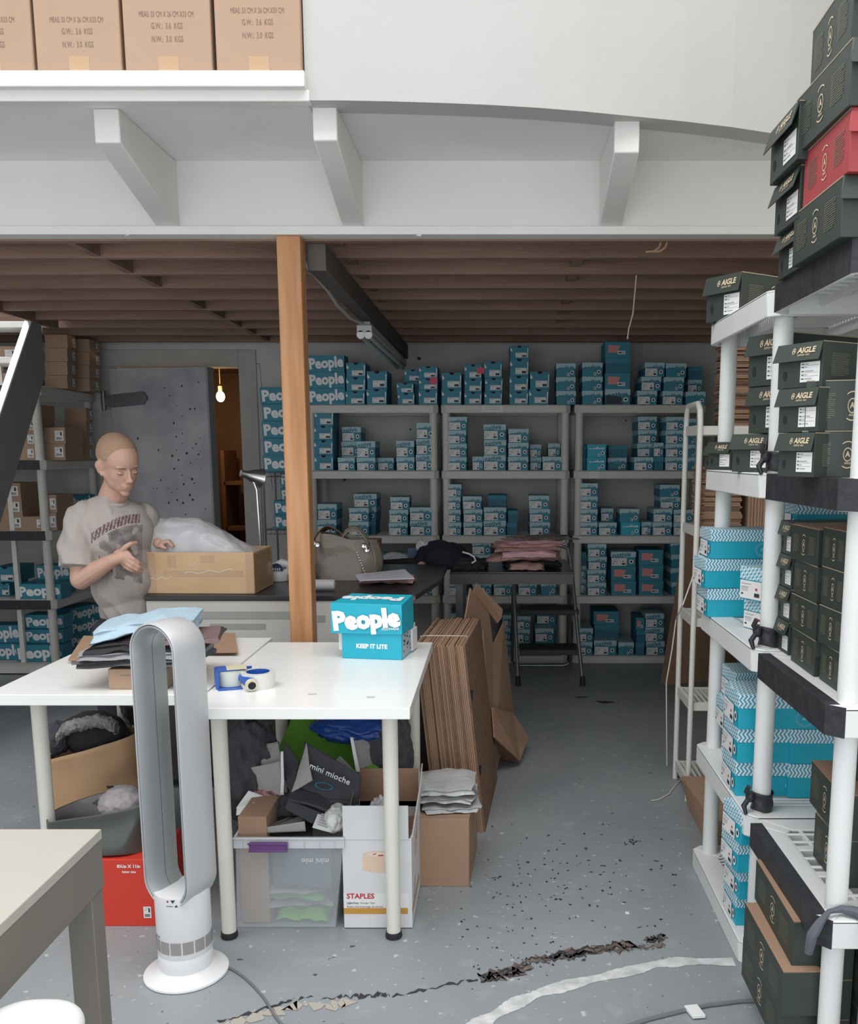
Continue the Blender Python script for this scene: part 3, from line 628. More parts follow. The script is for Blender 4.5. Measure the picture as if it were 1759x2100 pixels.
# ---------------------------------------------------------------- zigzag-lidded blue boxes, right unit (end = -Y)
def mkZ(t):
    w, d, h = .17, .30, .105
    mb = MB(); mb.box(-w/2+.002, w/2-.002, -d/2+.002, d/2-.002, 0, h-.002); put('body', mb, teal_br, t, bevel=.0015)
    mb = MB(); mb.box(-w/2, w/2, -d/2, d/2, h-.042, h); put('lid', mb, zigzag, t, bevel=.0015)
    sticker(t, -w/2+.004, w/2-.05, .004, h-.044, -d/2-.001, 0); hole(t, w/2-.028, .034, .015, -d/2-.001)
    mb = MB()
    for r in (.020, .024):
        for k in range(20):
            a, b = 2*pi*k/20, 2*pi*(k+1)/20; x = w/2+.0006; f = lambda q, rr: (x, .02+cos(q)*rr, .034+sin(q)*rr)
            mb.quad(f(a, r), f(b, r), f(b, r+.0015), f(a, r+.0015))
    mb.quad((w/2+.0006, .012, .028), (w/2+.0006, .028, .03), (w/2+.0006, .026, .038), (w/2+.0006, .014, .04))
    put('round_emblem', mb, [mat('pale_blue_print', (.25, .55, .66), .5)], t, smooth=False)
proto('Z', mkZ)
def zb(pxc, Y, z, yaw, s=(1, 1, 1), lab='', grp='blue boxes with zigzag lids'):
    return copy_thing(P['Z'], (Xat(pxc, Y, z), Y, z), R(yaw), s, lab, grp)
for i, dx in enumerate((6, 0, 14)):
    zb(1524+dx, 3.07, .9345+.096*i, -90+(0, 2, 0)[i], (.90, 1, .90), 'blue zigzag-lidded box, %s of the stack of three on the far white unit' % ('lowest', 'middle', 'topmost')[i])
zb(1617, 2.80, .9345, -66, (.8, .8, .9), 'blue-lidded box end-on behind the white post, middle shelf, lower one'); zb(1610, 2.78, 1.03, -64, (.8, .8, .95), 'blue-lidded box with white end label, behind the white post, upper one')
T2z = RZ[2]+.001+.088*4+.002
zl = ['lowest', 'second up', 'third up', 'fourth up']
for i, (px, Y) in enumerate(((1607, 2.72), (1612, 2.71), (1615, 2.70))): zb(px, Y, .4555+.106*i, -90, (1.0, 1.15, 1), 'blue zigzag-lidded box, %s in the wide low stack behind the near unit' % zl[i])
for i, px in enumerate((1572, 1560, 1574)): zb(px, 3.0, .4555+.103*i, -90+i, (.9, .9, .97), 'blue zigzag-lidded box, %s in the far low stack on the far white unit' % zl[i])
zb(1700, 2.70, .4555, -92, (1, 1, 1), 'blue zigzag-lidded box behind the near low shelf, at the right edge, lower'); zb(1702, 2.70, .562, -90, (1, 1, 1), 'blue zigzag-lidded box behind the near low shelf, at the right edge, upper')
for i in range(4): zb(1583+i % 2*5, 2.66-.02*i, .067+.095*i, -88+2*i, (.8, .9, .9), 'blue zigzag-lidded box, %s of the stack on the floor-level white shelf' % zl[i])
zb(1722, 2.63, T2z-.05, -90, (.9, 1, .95), 'blue zigzag-lidded box under the black-taped eye-level shelf')

# ---------------------------------------------------------------- dark green boxes (end = -Y, panels at +-X)
def emblem(mb, F_, x, w, h, mi=0):
    """x: plane offset function F_(u, v) -> point; lettered panel"""
    cz = h/2
    def ringq(r0, r1, sy, a0=0, a1=2*pi, n=22, c=(0, 0)):
        for k in range(n):
            a, b = a0+(a1-a0)*k/n, a0+(a1-a0)*(k+1)/n; f = lambda q, rr: F_(c[0]+cos(q)*rr, cz+c[1]+sin(q)*rr*sy)
            mb.quad(f(a, r0), f(b, r0), f(b, r1), f(a, r1), mi)
    ringq(.0100, .0118, 1.3); ringq(.0235, .0255, 1.15, R(55), R(125), 10); ringq(.0235, .0255, 1.2, R(238), R(302), 10)
    text(mb, 'A', .017, x, mi, bold=.03); text(mb, 'AIGLE', .006, x @ Matrix.Translation((0, -.019, 0)), mi, bold=.03)
def panel_text(mb, F_, w, h, mi=1):
    for s in (-1, 1):
        c = s*w*.29
        for k in range(13):
            z = h*.26+k*h*.04; mb.quad(F_(c-w*.105, z), F_(c+w*(.105 if k % 5 else .07), z), F_(c+w*(.105 if k % 5 else .07), z+h*.014), F_(c-w*.105, z+h*.014), mi)
def mkG(t, bm=olive, size=(.125, .24, .10)):
    w, d, h = size
    mb = MB(); mb.box(-w/2, w/2, -d/2, d/2, 0, h); put('body', mb, bm, t, bevel=.0012)
    mb = MB(); y = -d/2; f = .014; lh = h*.40
    mb.hexa([(-w/2-.004, y-f, h-lh), (w/2+.001, y-f, h-lh), (w/2+.001, y-f+.002, h-lh), (-w/2-.004, y-f+.002, h-lh), (-w/2, y-.003, h+.0015), (w/2, y-.003, h+.0015), (w/2, y+.002, h+.0015), (-w/2, y+.002, h+.0015)])
    mb.box(-w/2, w/2, y, d/2, h, h+.0015)
    put('lid_flap', mb, bm, t, bevel=.001)
    mb = MB(); tl = atan(f/lh); M = Matrix.Translation((w*.16, y-f*.5-.0022, h-lh*.42)) @ Matrix.Rotation(pi/2-tl*.85, 4, 'X')
    text(mb, 'AIGLE', 1, M @ Matrix.Translation((.006, 0, 0)), bold=.035, width=w*.40); text(mb, 'DEPUIS 1853', 1, M @ Matrix.Translation((0, -h*.11, 0)), bold=.01, width=w*.26)
    rr = w*.05
    for k in range(14):
        a, b = 2*pi*k/14, 2*pi*(k+1)/14; g = lambda q, r: M @ Vector((-w*.235+cos(q)*r*.8, sin(q)*r*1.2, 0))
        mb.quad(g(a, rr*.78), g(b, rr*.78), g(b, rr), g(a, rr))
    text(mb, 'A', w*.085, M @ Matrix.Translation((-w*.235, 0, 0)), bold=.02)
    put('lettering', mb, gold, t, smooth=False)
    sticker(t, w*.0+.003, w/2-.006, .012, h-lh-.003, y-.0008, 3); mb = MB(); mb.add([(-w*.33+cos(2*pi*k/14)*.006, y-.0008, h*.3+sin(2*pi*k/14)*.011) for k in range(14)], [tuple(range(14))]); put('finger_hole', mb, black_void, t, smooth=False)
    for s, nm in ((-1, 'side_print'), (1, 'side_print')):
        mb = MB(); xx = s*(w/2+.0007); F_ = lambda u, z, s=s, xx=xx: (xx, s*u, z)
        emblem(mb, F_, (LF if s < 0 else RT)(xx, 0, h/2), d, h); panel_text(mb, F_, d, h); put(nm, mb, [gold, golddim], t, smooth=False)
    mb = MB(); e = .0016
    for sx in (-1, 1): mb.box(sx*w/2-e/2-(.0004 if sx > 0 else -.0004), sx*w/2+e/2, -d/2, d/2, h-.0002, h+.0019)
    put('worn_edge', mb, mat('pale_worn_edge', (.36, .31, .22), .8), t, smooth=False)
proto('G', mkG); proto('GR', lambda t: mkG(t, redbox)); 
def mkG2(t):    # lid missing: brown inside top showing
    w, d, h = .125, .24, .10
    mb = MB(); mb.box(-w/2, w/2, -d/2, d/2, 0, h); put('body', mb, olive, t, bevel=.0012)
    mb = MB(); mb.box(-w/2+.001, w/2-.001, -d/2+.001, d/2-.001, h, h+.002); mb.box(-w/2+.008, w/2-.008, -d/2+.008, d/2-.008, h+.002, h+.0028); put('cardboard_top', mb, card, t)
    for s in (-1, 1):
        mb = MB(); xx = s*(w/2+.0007); F_ = lambda u, z, s=s, xx=xx: (xx, s*u, z)
        emblem(mb, F_, (LF if s < 0 else RT)(xx, 0, h/2), d, h); panel_text(mb, F_, d, h); put('side_print', mb, [gold, golddim], t, smooth=False)
proto('G2', mkG2)
for k in P: 
    P[k].name = 'shoebox'
def gb(k, pxe, Ye, z, yaw, size, lab, edge='R', group='dark green footwear boxes', X=None):
    """placed by its nearest lower corner: edge R = front-right, L = front-left"""
    w, d, h = size; a = R(yaw); Xe = X if X is not None else Xat(pxe, Ye, z)
    off = Vector(((w/2 if edge == 'R' else -w/2), -d/2, 0)); off = Matrix.Rotation(a, 3, 'Z') @ off
    return copy_thing(P[k], (Xe-off.x, Ye-off.y, z), a, (w/.125, d/.24, h/.10), lab, group)
T0 = RZ[0]+.001
big = (.30, .305, .137)
# on top of the near unit
gb('G', 1722, 1.905, T0, 0, (.28, .30, .112), 'dark green box standing on the topmost shelf, lowest of the tall right stack', 'L')
gb('GR', 1739, 1.885, T0+.115, 0, (.28, .27, .113), 'dusty red box in the tall stack on the topmost shelf', 'L')
gb('G', 1741, 1.875, T0+.230, 1, (.28, .31, .116), 'dark green box resting on the red box', 'L')
gb('G', 1745, 1.885, T0+.348, -2, (.28, .26, .12), 'topmost dark green box, cut by the upper right corner of the frame', 'L')
for i, (px, Y, z, l, dd) in enumerate(((1640, 2.20, T0, 'lowest', .17), (1637, 2.17, T0+.100, 'middle', .185), (1634, 2.135, T0+.212, 'topmost', .205))):
    gb('G', px, Y, z, -90, (dd, .30, (.097, .109, .117)[i]), 'dark green box with flared lid, %s of the high stack left of the red box' % l)
gb('G', 1518, 2.98, T0, -58, (.15, .30, .135), 'dark green box alone on top of the far white unit', 'R')
# eye-level shelf (1.411)
T1 = RZ[1]+.001; s1 = (.125, .26, .094)
gb('G', 1667, 2.02, T1, -62, (.105, .22, .094), 'small dark green box with white label, lowest of three on the eye-level shelf')
gb('G', 1675, 2.03, T1+.097, -62, (.115, .22, .094), 'small dark green box with white label, middle of three on the eye-level shelf')
gb('G', 1684, 2.04, T1+.194, -60, (.125, .26, .094), 'small dark green box with white label, topmost of three on the eye-level shelf')
copy_thing(P['G'], (Xat(1722, 2.03, T1)+.03, 2.08, T1), R(72), (.9, .8, .98), 'dark green box side-on right of the labelled stack, lower', 'dark green footwear boxes')
copy_thing(P['G'], (Xat(1722, 2.03, T1)+.036, 2.08, T1+.1), R(70), (.9, .8, 1.05), 'dark green box side-on right of the labelled stack, upper', 'dark green footwear boxes')
for i in range(3): copy_thing(P['G'], (1.16, 2.2+.01*i, T1+.12*i), R(85), (1.2, 1.9, 1.15), 'long dark green box deep on the eye-level shelf, %s' % ('lowest', 'middle', 'topmost')[i], 'dark green footwear boxes')
gb('G', 1573, 2.62, T1, -50, (.12, .24, .105), 'dark green box beside the black tie on the eye-level shelf')
gb('G', 1497, 3.02, T1, -58, (.10, .24, .088), 'second dark green box from the far end of the eye-level shelf')
gb('G', 1477, 3.12, T1, -62, (.08, .2, .075), 'dark green box at the far end of the eye-level shelf')
gb('G', 1603, 2.56, T1+.108, -62, (.13, .28, .125), 'dark green box half hidden by the white post, lower of two'); gb('G', 1608, 2.55, T1+.236, -62, (.14, .28, .135), 'dark green box half hidden by the white post, upper of two')
# middle shelf (.934)
T2 = RZ[2]+.001
for i in range(4):
    gb('G', 0, 2.405, T2+.088*i, -90, (.11, .24, .086), 'dark green box end-on behind the white post, %s of the middle shelf' % zl[i], X=.77)
for i in range(4):
    n_ = zl[i]
    gb('G' if i < 3 else 'G2', 0, 2.165+.006*i, T2+.088*i, 0+random.uniform(-2, 2), (.13, .185, .086), 'dark green box side-on, %s of the left column on the middle shelf' % n_, 'L', X=.757)
    gb('G' if i < 3 else 'G2', 0, 2.0+.005*i, T2+.090*i, 1+random.uniform(-2, 2), (.13, .145, .088), 'dark green box side-on, %s of the right column on the middle shelf' % n_, 'L', X=.762)
for i in range(4): gb('G2', 0, 1.93, T2+.101*i, 8, (.14, .2, .1), 'dark green box at the right edge of the frame, %s on the middle shelf' % zl[i], 'L', X=.86)
# low shelf (.455)
T3 = RZ[3]+.001
gb('G2', 0, 2.04, T3, 0, (.14, .18, .115), 'dark green open box behind the near post on the low shelf, lower', 'L', X=.80); gb('G2', 0, 2.04, T3+.117, -3, (.15, .25, .11), 'dark green open box behind the near post on the low shelf, upper', 'L', X=.795)
for i in range(3): gb('G2', 0, 1.925, T3+.105*i, 0, (.15, .26, .103), 'dark green open box right of the near post on the low shelf, %s' % ('lowest', 'middle', 'topmost')[i], 'L', X=.865)
# floor level
T4 = RZ[4]+.001
for i in range(3): gb('G2', 0, (1.99, 1.965, 1.99)[i], T4+.1105*i, (0, 0, -1)[i], (.09, .335, .109), 'long dark green box jutting from the floor-level shelf, %s' % ('lowest', 'middle', 'topmost')[i], 'L', X=(.662, .656, .682)[i])
for i in range(3): gb('G2', 0, 1.965, T4+.1*i, 2, (.06, .26, .098), 'narrow dark green box between the jutting stack and the near post, %s' % ('lowest', 'middle', 'topmost')[i], 'L', X=.757-.0*i)
for i in range(2): gb('G2', 0, 1.90, T4+.14*i, 0, (.2, .3, .138), 'large dark green box behind the near post at floor level, %s' % ('lower', 'upper')[i], 'L', X=.825)

# ---------------------------------------------------------------- boxes on the far-left unit
def mkBr(t):
    mb = MB(); mb.box(-.1, .1, -.15, .15, 0, .105); put('body', mb, card_lt, t, bevel=.0015)
    mb = MB(); mb.box(-.101, .101, -.151, .151, .07, .106); put('lid', mb, card_lt, t, bevel=.0015)
    sticker(t, .02, .085, .02, .085, -.152, 4)
proto('BR', mkBr); P['BR'].name = 'cardboard_box'; P['BR']['category'] = 'cardboard box'
def br(px, Y, z, yaw, s, lab): return copy_thing(P['BR'], (Xat(px, Y, z), Y, z), R(yaw), s, lab, 'brown shoe cartons at the far left')
nm = ['lowest', 'second up', 'third up', 'fourth up', 'fifth up', 'sixth up']
for i in range(4): br(125, 6.45, LZ[0]-.055+.003+.057+.0885*i-.004, 90, (.62, .5, .82), 'brown carton atop the far-left rack, %s of the stack nearer the stair' % nm[i])
for i in range(4): br(168, 6.72, LZ[0]+.001+.0885*i, 90, (.85, .62, .82), 'brown carton atop the far-left rack, %s of the stack nearer the door' % nm[i])
for i in range(2): br(128, 6.35, LZ[1]+.001+.107*i, 0, (.85, .9, 1), 'tan carton side-on behind the rack post, %s' % ('lower', 'upper')[i])
for i in range(4): br(162, 6.70, LZ[1]+.001+.09*i, 90, (.5, .5, .85), 'brown labelled carton near the door on the second rack shelf, %s' % nm[i])
for i in range(4): br(75, 6.28, LZ[1]+.001+.09*i, 0, (.6, .9, .85), 'brown labelled carton left of the rack post, %s, second rack shelf' % nm[i])
for i in range(3): br(38-3*i, 6.28, LZ[2]+.001+.104*i, 0, (1.05, .9, .98), 'tan carton left end of the third rack shelf, %s' % nm[i])
br(92, 6.28, LZ[2]+.001, 0, (.75, .9, .85), 'tan carton beside the rack post, third rack shelf'); 
for i in range(2): br(118, 6.26, LZ[2]+.001+.118*i, 0, (.55, .8, 1.1), 'tan carton behind the person and rack post, %s, third rack shelf' % ('lower', 'upper')[i])
def cb(px, Y, z, s, lab, yaw=0, k='C'): return copy_thing(P[k], (Xat(px, Y, z), Y, z), R(yaw), s, lab, 'teal lettered boxes at the far left')
cb(92, 6.22, LZ[3]+.001, (1.02, 1, .9), 'bright teal lettered box standing on the fourth far-left rack shelf')
cb(112, 6.42, LZ[3]+.001, (.8, 1, .9), 'teal lettered box behind the rack post on the fourth shelf, lower'); cb(120, 6.42, LZ[3]+.103, (.8, 1, .9), 'teal lettered box behind the rack post on the fourth shelf, upper')
cb(30, 6.40, LZ[3]+.001, (.5, 1, .85), 'notched teal box at the left end of the fourth rack shelf, lower', 0, 'B'); cb(32, 6.38, LZ[3]+.1, (1, 1, 1.0), 'notched teal box at the left end of the fourth rack shelf, upper', 0, 'B')
cb(93, 6.24, LZ[4]+.001, (1.1, 1, 1.02), 'teal lettered box on the lowest far-left rack shelf, front one'); 
for i in range(2): cb(102, 6.30, LZ[4]+.118+.1*i, (.92, 1, .85), 'teal lettered box stacked on the lowest far-left rack shelf, %s' % ('lower', 'upper')[i])
cb(20, 6.30, LZ[4]+.001, (.9, 1, 1), 'teal lettered box at the left end of the lowest rack shelf, lower'); cb(15, 6.32, LZ[4]+.115, (.9, 1, 1.1), 'teal lettered box at the left end of the lowest rack shelf, upper')
for i in range(3): cb(160, 6.72, LZ[4]+.001+.1*i, (1, 1, .88), 'dim teal box deep on the lowest far-left rack shelf, %s' % nm[i], 70, 'C')
for i in range(2): cb(152, 6.72, LZ[2]+.001+.11*i, (1, 1, .9), 'dim teal lettered box behind the person on the third rack shelf, %s' % ('lower', 'upper')[i], 80, 'C')
# cartons seen between the stair treads
for i, (px, py, Y, lab) in enumerate(((5, 745, 6.15, 'brown labelled carton seen between the upper stair treads'), (12, 800, 6.15, 'brown labelled carton seen below the second stair tread'), (-5, 890, 6.15, 'pinkish carton seen low between the stair treads'))):
    p = atY(px, py, Y); copy_thing(P['BR'], (p.x, p.y+.15, p.z), 0, (1.1, 1, 1), lab, 'brown shoe cartons at the far left')
mb = MB(); 
for z in (2.075, 1.90, 1.52): mb.box(LX, -3.2, 6.14, 6.6, z-.03, z)
mb.box(-3.23, -3.2, 6.14, 6.17, 0, 2.1)
single('wall_shelf', mb, white_metal, 'white wall shelf behind the stair treads', 'shelf')

# wire rack left of the post
t = thing('wire_shelving', 'thin wire shelving unit of teal lettered boxes left of the wooden post', 'shelving unit', (atY(590, 968, 6.5).x, 6.5, 0))
xa = atY(541, 968, 6.4).x; xb = atY(632, 968, 6.4).x; wz = [atY(560, 969, 6.4).z, atY(560, 1086, 6.4).z, .3]
mb = MB()
for x, y in ((xa, 6.38), (xb, 6.38), (xa, 6.72), (xb, 6.72)): mb.cyl((x, y, 0), (x, y, wz[0]+.01), .007, n=8)
put('uprights', mb, steel_dk, t, world=True)
for z in wz:
    mb = MB()
    for y in (6.38, 6.72): mb.cyl((xa, y, z), (xb, y, z), .004, n=6); mb.cyl((xa, y, z-.03), (xb, y, z-.03), .003, n=6)
    for k in range(14):
        x = xa+(xb-xa)*k/13; mb.cyl((x, 6.38, z), (x, 6.72, z), .002, n=5)
    for k in range(10):
        x = xa+(xb-xa)*k/10; mb.cyl((x, 6.38, z-.03), (x+(xb-xa)/20, 6.38, z), .0018, n=5)
    put('wire_shelf', mb, steel_dk, t, world=True)
for i in range(5): copy_thing(P['C'], (Xat(583+(0, 2, 1, 3, 0)[i], 6.41, wz[0])+.0, 6.48, wz[0]+.005+.1135*i), 0, (1.0, 1, 1.0), 'teal box with large white lettering, %s of five atop the wire rack' % nm[i], 'lettered boxes on the wire rack')
for i in range(2): copy_thing(P['C'], (Xat(600, 6.41, wz[1]), 6.48, wz[1]+.005+.097*i), 0, (.85, 1, .86), 'teal lettered box, %s of two on the lower wire shelf front' % ('lower', 'upper')[i], 'lettered boxes on the wire rack')
for i in range(2): copy_thing(P['C'], (Xat(612, 6.6, wz[1]), 6.63, wz[1]+.005+.11*(i+1.6)), 0, (.75, 1, .9), 'teal lettered box deep on the lower wire shelf, %s' % ('lower', 'upper')[i], 'lettered boxes on the wire rack')
for k in list(P):
    for c in list(P[k].children): bpy.data.objects.remove(c)
    bpy.data.objects.remove(P[k])

# ================================================================ WHITE TABLES, FAN, FOREGROUND
def table(label, x0, x1, y0, y1, h, legs, sp=.0, rot=0):
    t = thing('table', label, 'table', ((x0+x1)/2, (y0+y1)/2, 0), 0)
    mb = MB(); mb.box(x0, x1, y0, y1, h-.034, h); put('tabletop', mb, table_white, t, bevel=.002, world=True)
    for lx, ly in legs:
        mb = MB(); mb.cyl((lx, ly, .02), (lx, ly, h-.034), .0215, .0235, n=28); lg = put('leg', mb, leg_white, t, world=True)
        mb = MB(); mb.lathe([(.0001, 0), (.024, 0), (.026, .006), (.024, .02), (.0, .022)], (lx, ly, 0)); put('foot', mb, rubber, lg).matrix_parent_inverse = Matrix.Identity(4)
        lg.children[0].data.transform(Matrix.Translation(-t.location))
    return t
TH = .75
table('nearer white laminate table holding the teal shoebox and tape dispenser', -.879, -.249, 2.552, 3.49, TH, [(-.318, 2.645), (-.822, 2.645), (-.318, 3.41), (-.822, 3.41)])
t2 = table('white laminate table at left holding the folded clothes pile', -1.541, -.886, 2.70, 3.58, TH+.0, [(-1.43, 2.80), (-1.19, 3.02), (-1.45, 3.48), (-.95, 3.48), (-.70-.2, 3.30)][:4])
mb = MB(); p = atZ(268, 1440, .7)
for a, b, c, d, m_ in ((.28, .35, 0, 0, 0),):
    pass
for px, py in ((760, 1430), (640, 1424)):
    p = atZ(px, py, TH); mb.box(p.x-.012, p.x+.012, p.y-.008, p.y+.008, TH+.0004, TH+.001)
single('scuff_sticker', mb, mat('pale_scuff', (.55, .53, .51), .6), 'pale scuff mark near the front edge of the nearer white table', 'scuff', smooth=False)

# foreground table bottom left
g0 = atZ(208, 1700, .72)
t = thing('side_table', 'beige-topped grey table cut off by the lower left corner of the frame', 'table', (g0.x-.4, g0.y-.5, 0), 0)
ang = R(0)
gx, gy = g0.x, g0.y
mb = MB(); mb.box(gx-1.2, gx, gy-1.1, gy, .700, .72); put('tabletop', mb, table_grey, t, bevel=.0015, world=True)
mb = MB(); mb.box(gx-1.198, gx-.0015, gy-1.098, gy-.002, .600, .7005); put('apron', mb, table_side, t, world=True)
mb = MB(); mb.box(gx-.055, gx-.004, gy-.055, gy-.004, 0, .605); put('leg', mb, table_side, t, bevel=.002, world=True)
mb = MB(); mb.box(gx-.055, gx-.004, gy-1.09, gy-1.04, 0, .605); put('leg', mb, table_side, t, bevel=.002, world=True)
# white rounded object bottom-left corner
p = atY(35, 2118, 1.25)
mb = MB(); mb.grid(lambda u, v: (p.x+.085*abs(cos(2*pi*u))**.7*(1 if cos(2*pi*u) > 0 else -1)*sin(pi*v)**.5, p.y+.1*sin(2*pi*u)*sin(pi*v)**.5, p.z-.02+.03*cos(pi*v)), 40, 18, cu=True)
mb.cyl((p.x, p.y, 0), (p.x, p.y, p.z-.03), .02)
single('stool_seat', mb, fan_white, 'white rounded seat edge at the very bottom left corner', 'stool', loc=(p.x, p.y, 0))

# bladeless tower fan
fb = atZ(383, 1993, 0)
t = thing('bladeless_fan', 'tall silver and white bladeless tower fan standing in front of the tables', 'fan', (fb.x, fb.y, 0), R(-24))
mb = MB(); mb.lathe([(.0001, 0), (.113, 0), (.117, .004), (.116, .009), (.106, .014), (.082, .022), (.076, .03), (.0001, .031)], n=64); put('base_plate', mb, fan_white, t)
mb = MB(); mb.lathe([(.001, .026), (.0735, .026), (.0745, .03), (.0745, .072), (.0735, .074), (.0735, .076), (.0745, .078), (.075, .20), (.0755, .245), (.074, .258), (.001, .262)], n=64); put('column', mb, fan_white, t)
mb = MB()
for k in range(14):
    a = 2*pi*k/14
    vs = []; st = 6
    for j in range(st+1):
        q = a+(2*pi/14*.86)*j/st; vs += [(cos(q)*.0756, sin(q)*.0756, .092), (cos(q)*.0756, sin(q)*.0756, .128)]
    mb.add(vs, [(2*j, 2*j+2, 2*j+3, 2*j+1) for j in range(st)])
put('intake_grille', mb, [mat('pale_mesh', (.33, .32, .30), .7, .4, 300)], t)
# loop: a stadium swept as a thin aerofoil ring around an opening that faces local -Y
HWd, ZB, ZT, DP = .078, .222, 1.022, .060
def loop_pt(s, r):     # s in 0..1 round the stadium, r = offset outwards
    hw = HWd; L_s = (ZT-ZB)-2*hw; per = 2*L_s+2*pi*hw; q = s*per
    if q < L_s: return (hw+r, ZB+hw+q)
    q -= L_s
    if q < pi*hw: a = q/hw; return ((hw+r)*cos(a), ZT-hw+(hw+r)*sin(a))
    q -= pi*hw
    if q < L_s: return (-hw-r, ZT-hw-q)
    a = pi+(q-L_s)/hw; return ((hw+r)*cos(a), ZB+hw+(hw+r)*sin(a))
sec_out = [(-DP, -.0015), (-DP+.001, 0), (-DP+.004, .001), (0, .003), (DP-.01, .001), (DP, -.004)]
def secmesh(sec, nm, m_, closed=False):
    mb = MB(); mb.grid(lambda u, v: (lambda q: (lambda xz: (xz[0], q[0], xz[1]))(loop_pt(u % 1.0, q[1])))(sec[round(v*(len(sec)-1))] if not closed else sec[round(v*len(sec)) % len(sec)]), 200, len(sec), cu=True, cv=closed)
    return put(nm, mb, m_, t)
secmesh([(-DP, -.003), (-DP, -.0005), (-DP+.003, .001), (0, .004), (DP-.012, .002), (DP, -.004), (DP-.002, -.008), (0, -.006), (-DP+.004, -.0045)], 'outer_shell', [mat('silver_shell', (.60, .605, .62), .36, .04, metal=.25)], True)
secmesh([(-DP+.002, -.0060), (-DP+.0005, -.008), (-DP+.002, -.0115), (-DP+.02, -.021), (-.005, -.024), (.02, -.024), (DP-.006, -.0155), (DP-.004, -.010), (.01, -.015), (-DP+.01, -.009)], 'inner_duct', [mat('silver_duct', (.40, .42, .43), .38, .04, metal=.3)], True)
mb = MB(); mb.grid(lambda u, v: (lambda xz: (xz[0], -.004+.0012*v, xz[1]))(loop_pt(u % 1.0, -.0242)), 200, 2, cu=True); put('air_slot', mb, black_void, t)
# inner back wall bridging the loop (heater duct)
mb = MB()
for x, z, m_ in ((.0, .238, 0), (.02, .238, 1)):
    pass
def cyl_mark(pts, mi): mb.add([(cos(a)*.0762, sin(a)*.0762, z) for a, z in pts], [tuple(range(len(pts)))], mi)
c0 = -pi/2+R(14)
def dot(a, z, r, mi, n=10): cyl_mark([(a+cos(2*pi*k/n)*r/.076, z+sin(2*pi*k/n)*r) for k in range(n)], mi)
dot(c0-.02, .252, .0032, 0); cyl_mark([(c0+.09, .256), (c0+.26, .256), (c0+.17, .247)], 1); cyl_mark([(c0+.22, .236), (c0+.36, .236), (c0+.29, .243)], 1)
for k in range(5): cyl_mark([(c0-.07+.05*k, .237), (c0-.04+.05*k, .237), (c0-.04+.05*k, .240), (c0-.07+.05*k, .240)], 1)
for k in range(9): cyl_mark([(c0-.95+.05*k, .137-.0003*k), (c0-.92+.05*k, .137-.0003*k), (c0-.92+.05*k, .1395), (c0-.95+.05*k, .1395)], 1)
put('markings', mb, [red_print, ink], t, smooth=False)
# power cable
mb = MB(); pts = [atZ(a, b, .004) for a, b in ((440, 1978), (470, 1985), (505, 2008), (540, 2045), (565, 2085), (600, 2125))]
sm = []
for i in range(len(pts)-1):
    p0 = pts[max(i-1, 0)]; p1 = pts[i]; p2 = pts[i+1]; p3 = pts[min(i+2, len(pts)-1)]
    for k in range(6):
        q = k/6; sm.append(.5*((2*p1)+(p2-p0)*q+(2*p0-5*p1+4*p2-p3)*q*q+(3*p1-p0-3*p2+p3)*q**3))
mb.tube(sm, .0035, 8); single('power_cable', mb, cable_grey, 'grey power cable trailing from the tower fan over the floor', 'cable')
mb = MB(); pts = [atZ(a, b, .005) for a, b in ((1270, 2110), (1330, 2090), (1400, 2073), (1450, 2062), (1520, 2053), (1560, 2052))]
mb.tube(dense(pts, 4), .0055, 8); single('extension_cable', mb, cable_grey, 'dark grey cable with a white tag crossing the lower right floor', 'cable')
c = atZ(1425, 2070, .012)
mb = MB(); mb.hexa([(c.x-.012, c.y-.03, .004), (c.x+.022, c.y-.026, .004), (c.x+.010, c.y+.022, .004), (c.x-.026, c.y+.016, .004), (c.x-.012, c.y-.03, .013), (c.x+.022, c.y-.026, .013), (c.x+.010, c.y+.022, .014), (c.x-.026, c.y+.016, .014)])
single('cable_tag', mb, stick_white, 'small white tag on the dark cable at lower right', 'tag', bevel=.001)

# ---------------------------------------------------------------- things on the white tables
q0 = atZ(702, 1350, TH); q1 = atZ(820, 1357, TH)
t = thing('shoebox', 'bright teal shoebox with large white lettering and raised lid on the nearer white table', 'shoebox', (q0.x, q0.y, TH), math.atan2(q1.y-q0.y, q1.x-q0.x)*.6)
W = (q1-q0).length; hb = .128; D = .17
mb = MB(); mb.box(0, W, 0, D, .0005, hb-.01); put('body', mb, teal_br, t, bevel=.0012)
lx0 = -.036; lt = .200
mb = MB(); mb.hexa([(lx0, -.012, .092), (W+.004, -.006, .092), (W+.004, D-.005, .098), (lx0, D, .098), (lx0+.002, -.012, lt), (W+.004, -.006, lt-.003), (W-.001, D+.004, lt+.006), (lx0+.02, D+.004, lt+.006)]); put('lid', mb, teal_br, t, bevel=.0015)
mb = MB(); text(mb, 'People', 1, FR((lx0+W)/2+.002, -.0135, .142, R(5)), bold=.06, width=(W-lx0)*.97); text(mb, 'FOOTWEAR', 1, FR(W-.036, -.0125, .112, R(4)), bold=.02, width=.062)
text(mb, 'KEEP IT LITE', 1, FR(W*.5, -.0008, .046), bold=.05, width=W*.52)
M = Matrix.Translation(((lx0+W)/2, D*.5, lt+.0045)) @ Matrix.Rotation(R(180), 4, 'Z') @ Matrix.Rotation(R(-3.2), 4, 'X'); text(mb, 'People', 1, M, bold=.06, width=(W-lx0)*.9)
put('lettering', mb, white_print, t, smooth=False)
mb = MB(); mb.box(W, W+.0008, .01, D-.01, .006, .088)
for k in range(24):
    y = random.uniform(.015, D-.02); z = random.uniform(.012, .082); mb.box(W+.0008, W+.0014, y, y+random.uniform(.003, .02), z, z+random.uniform(.002, .008), 1)
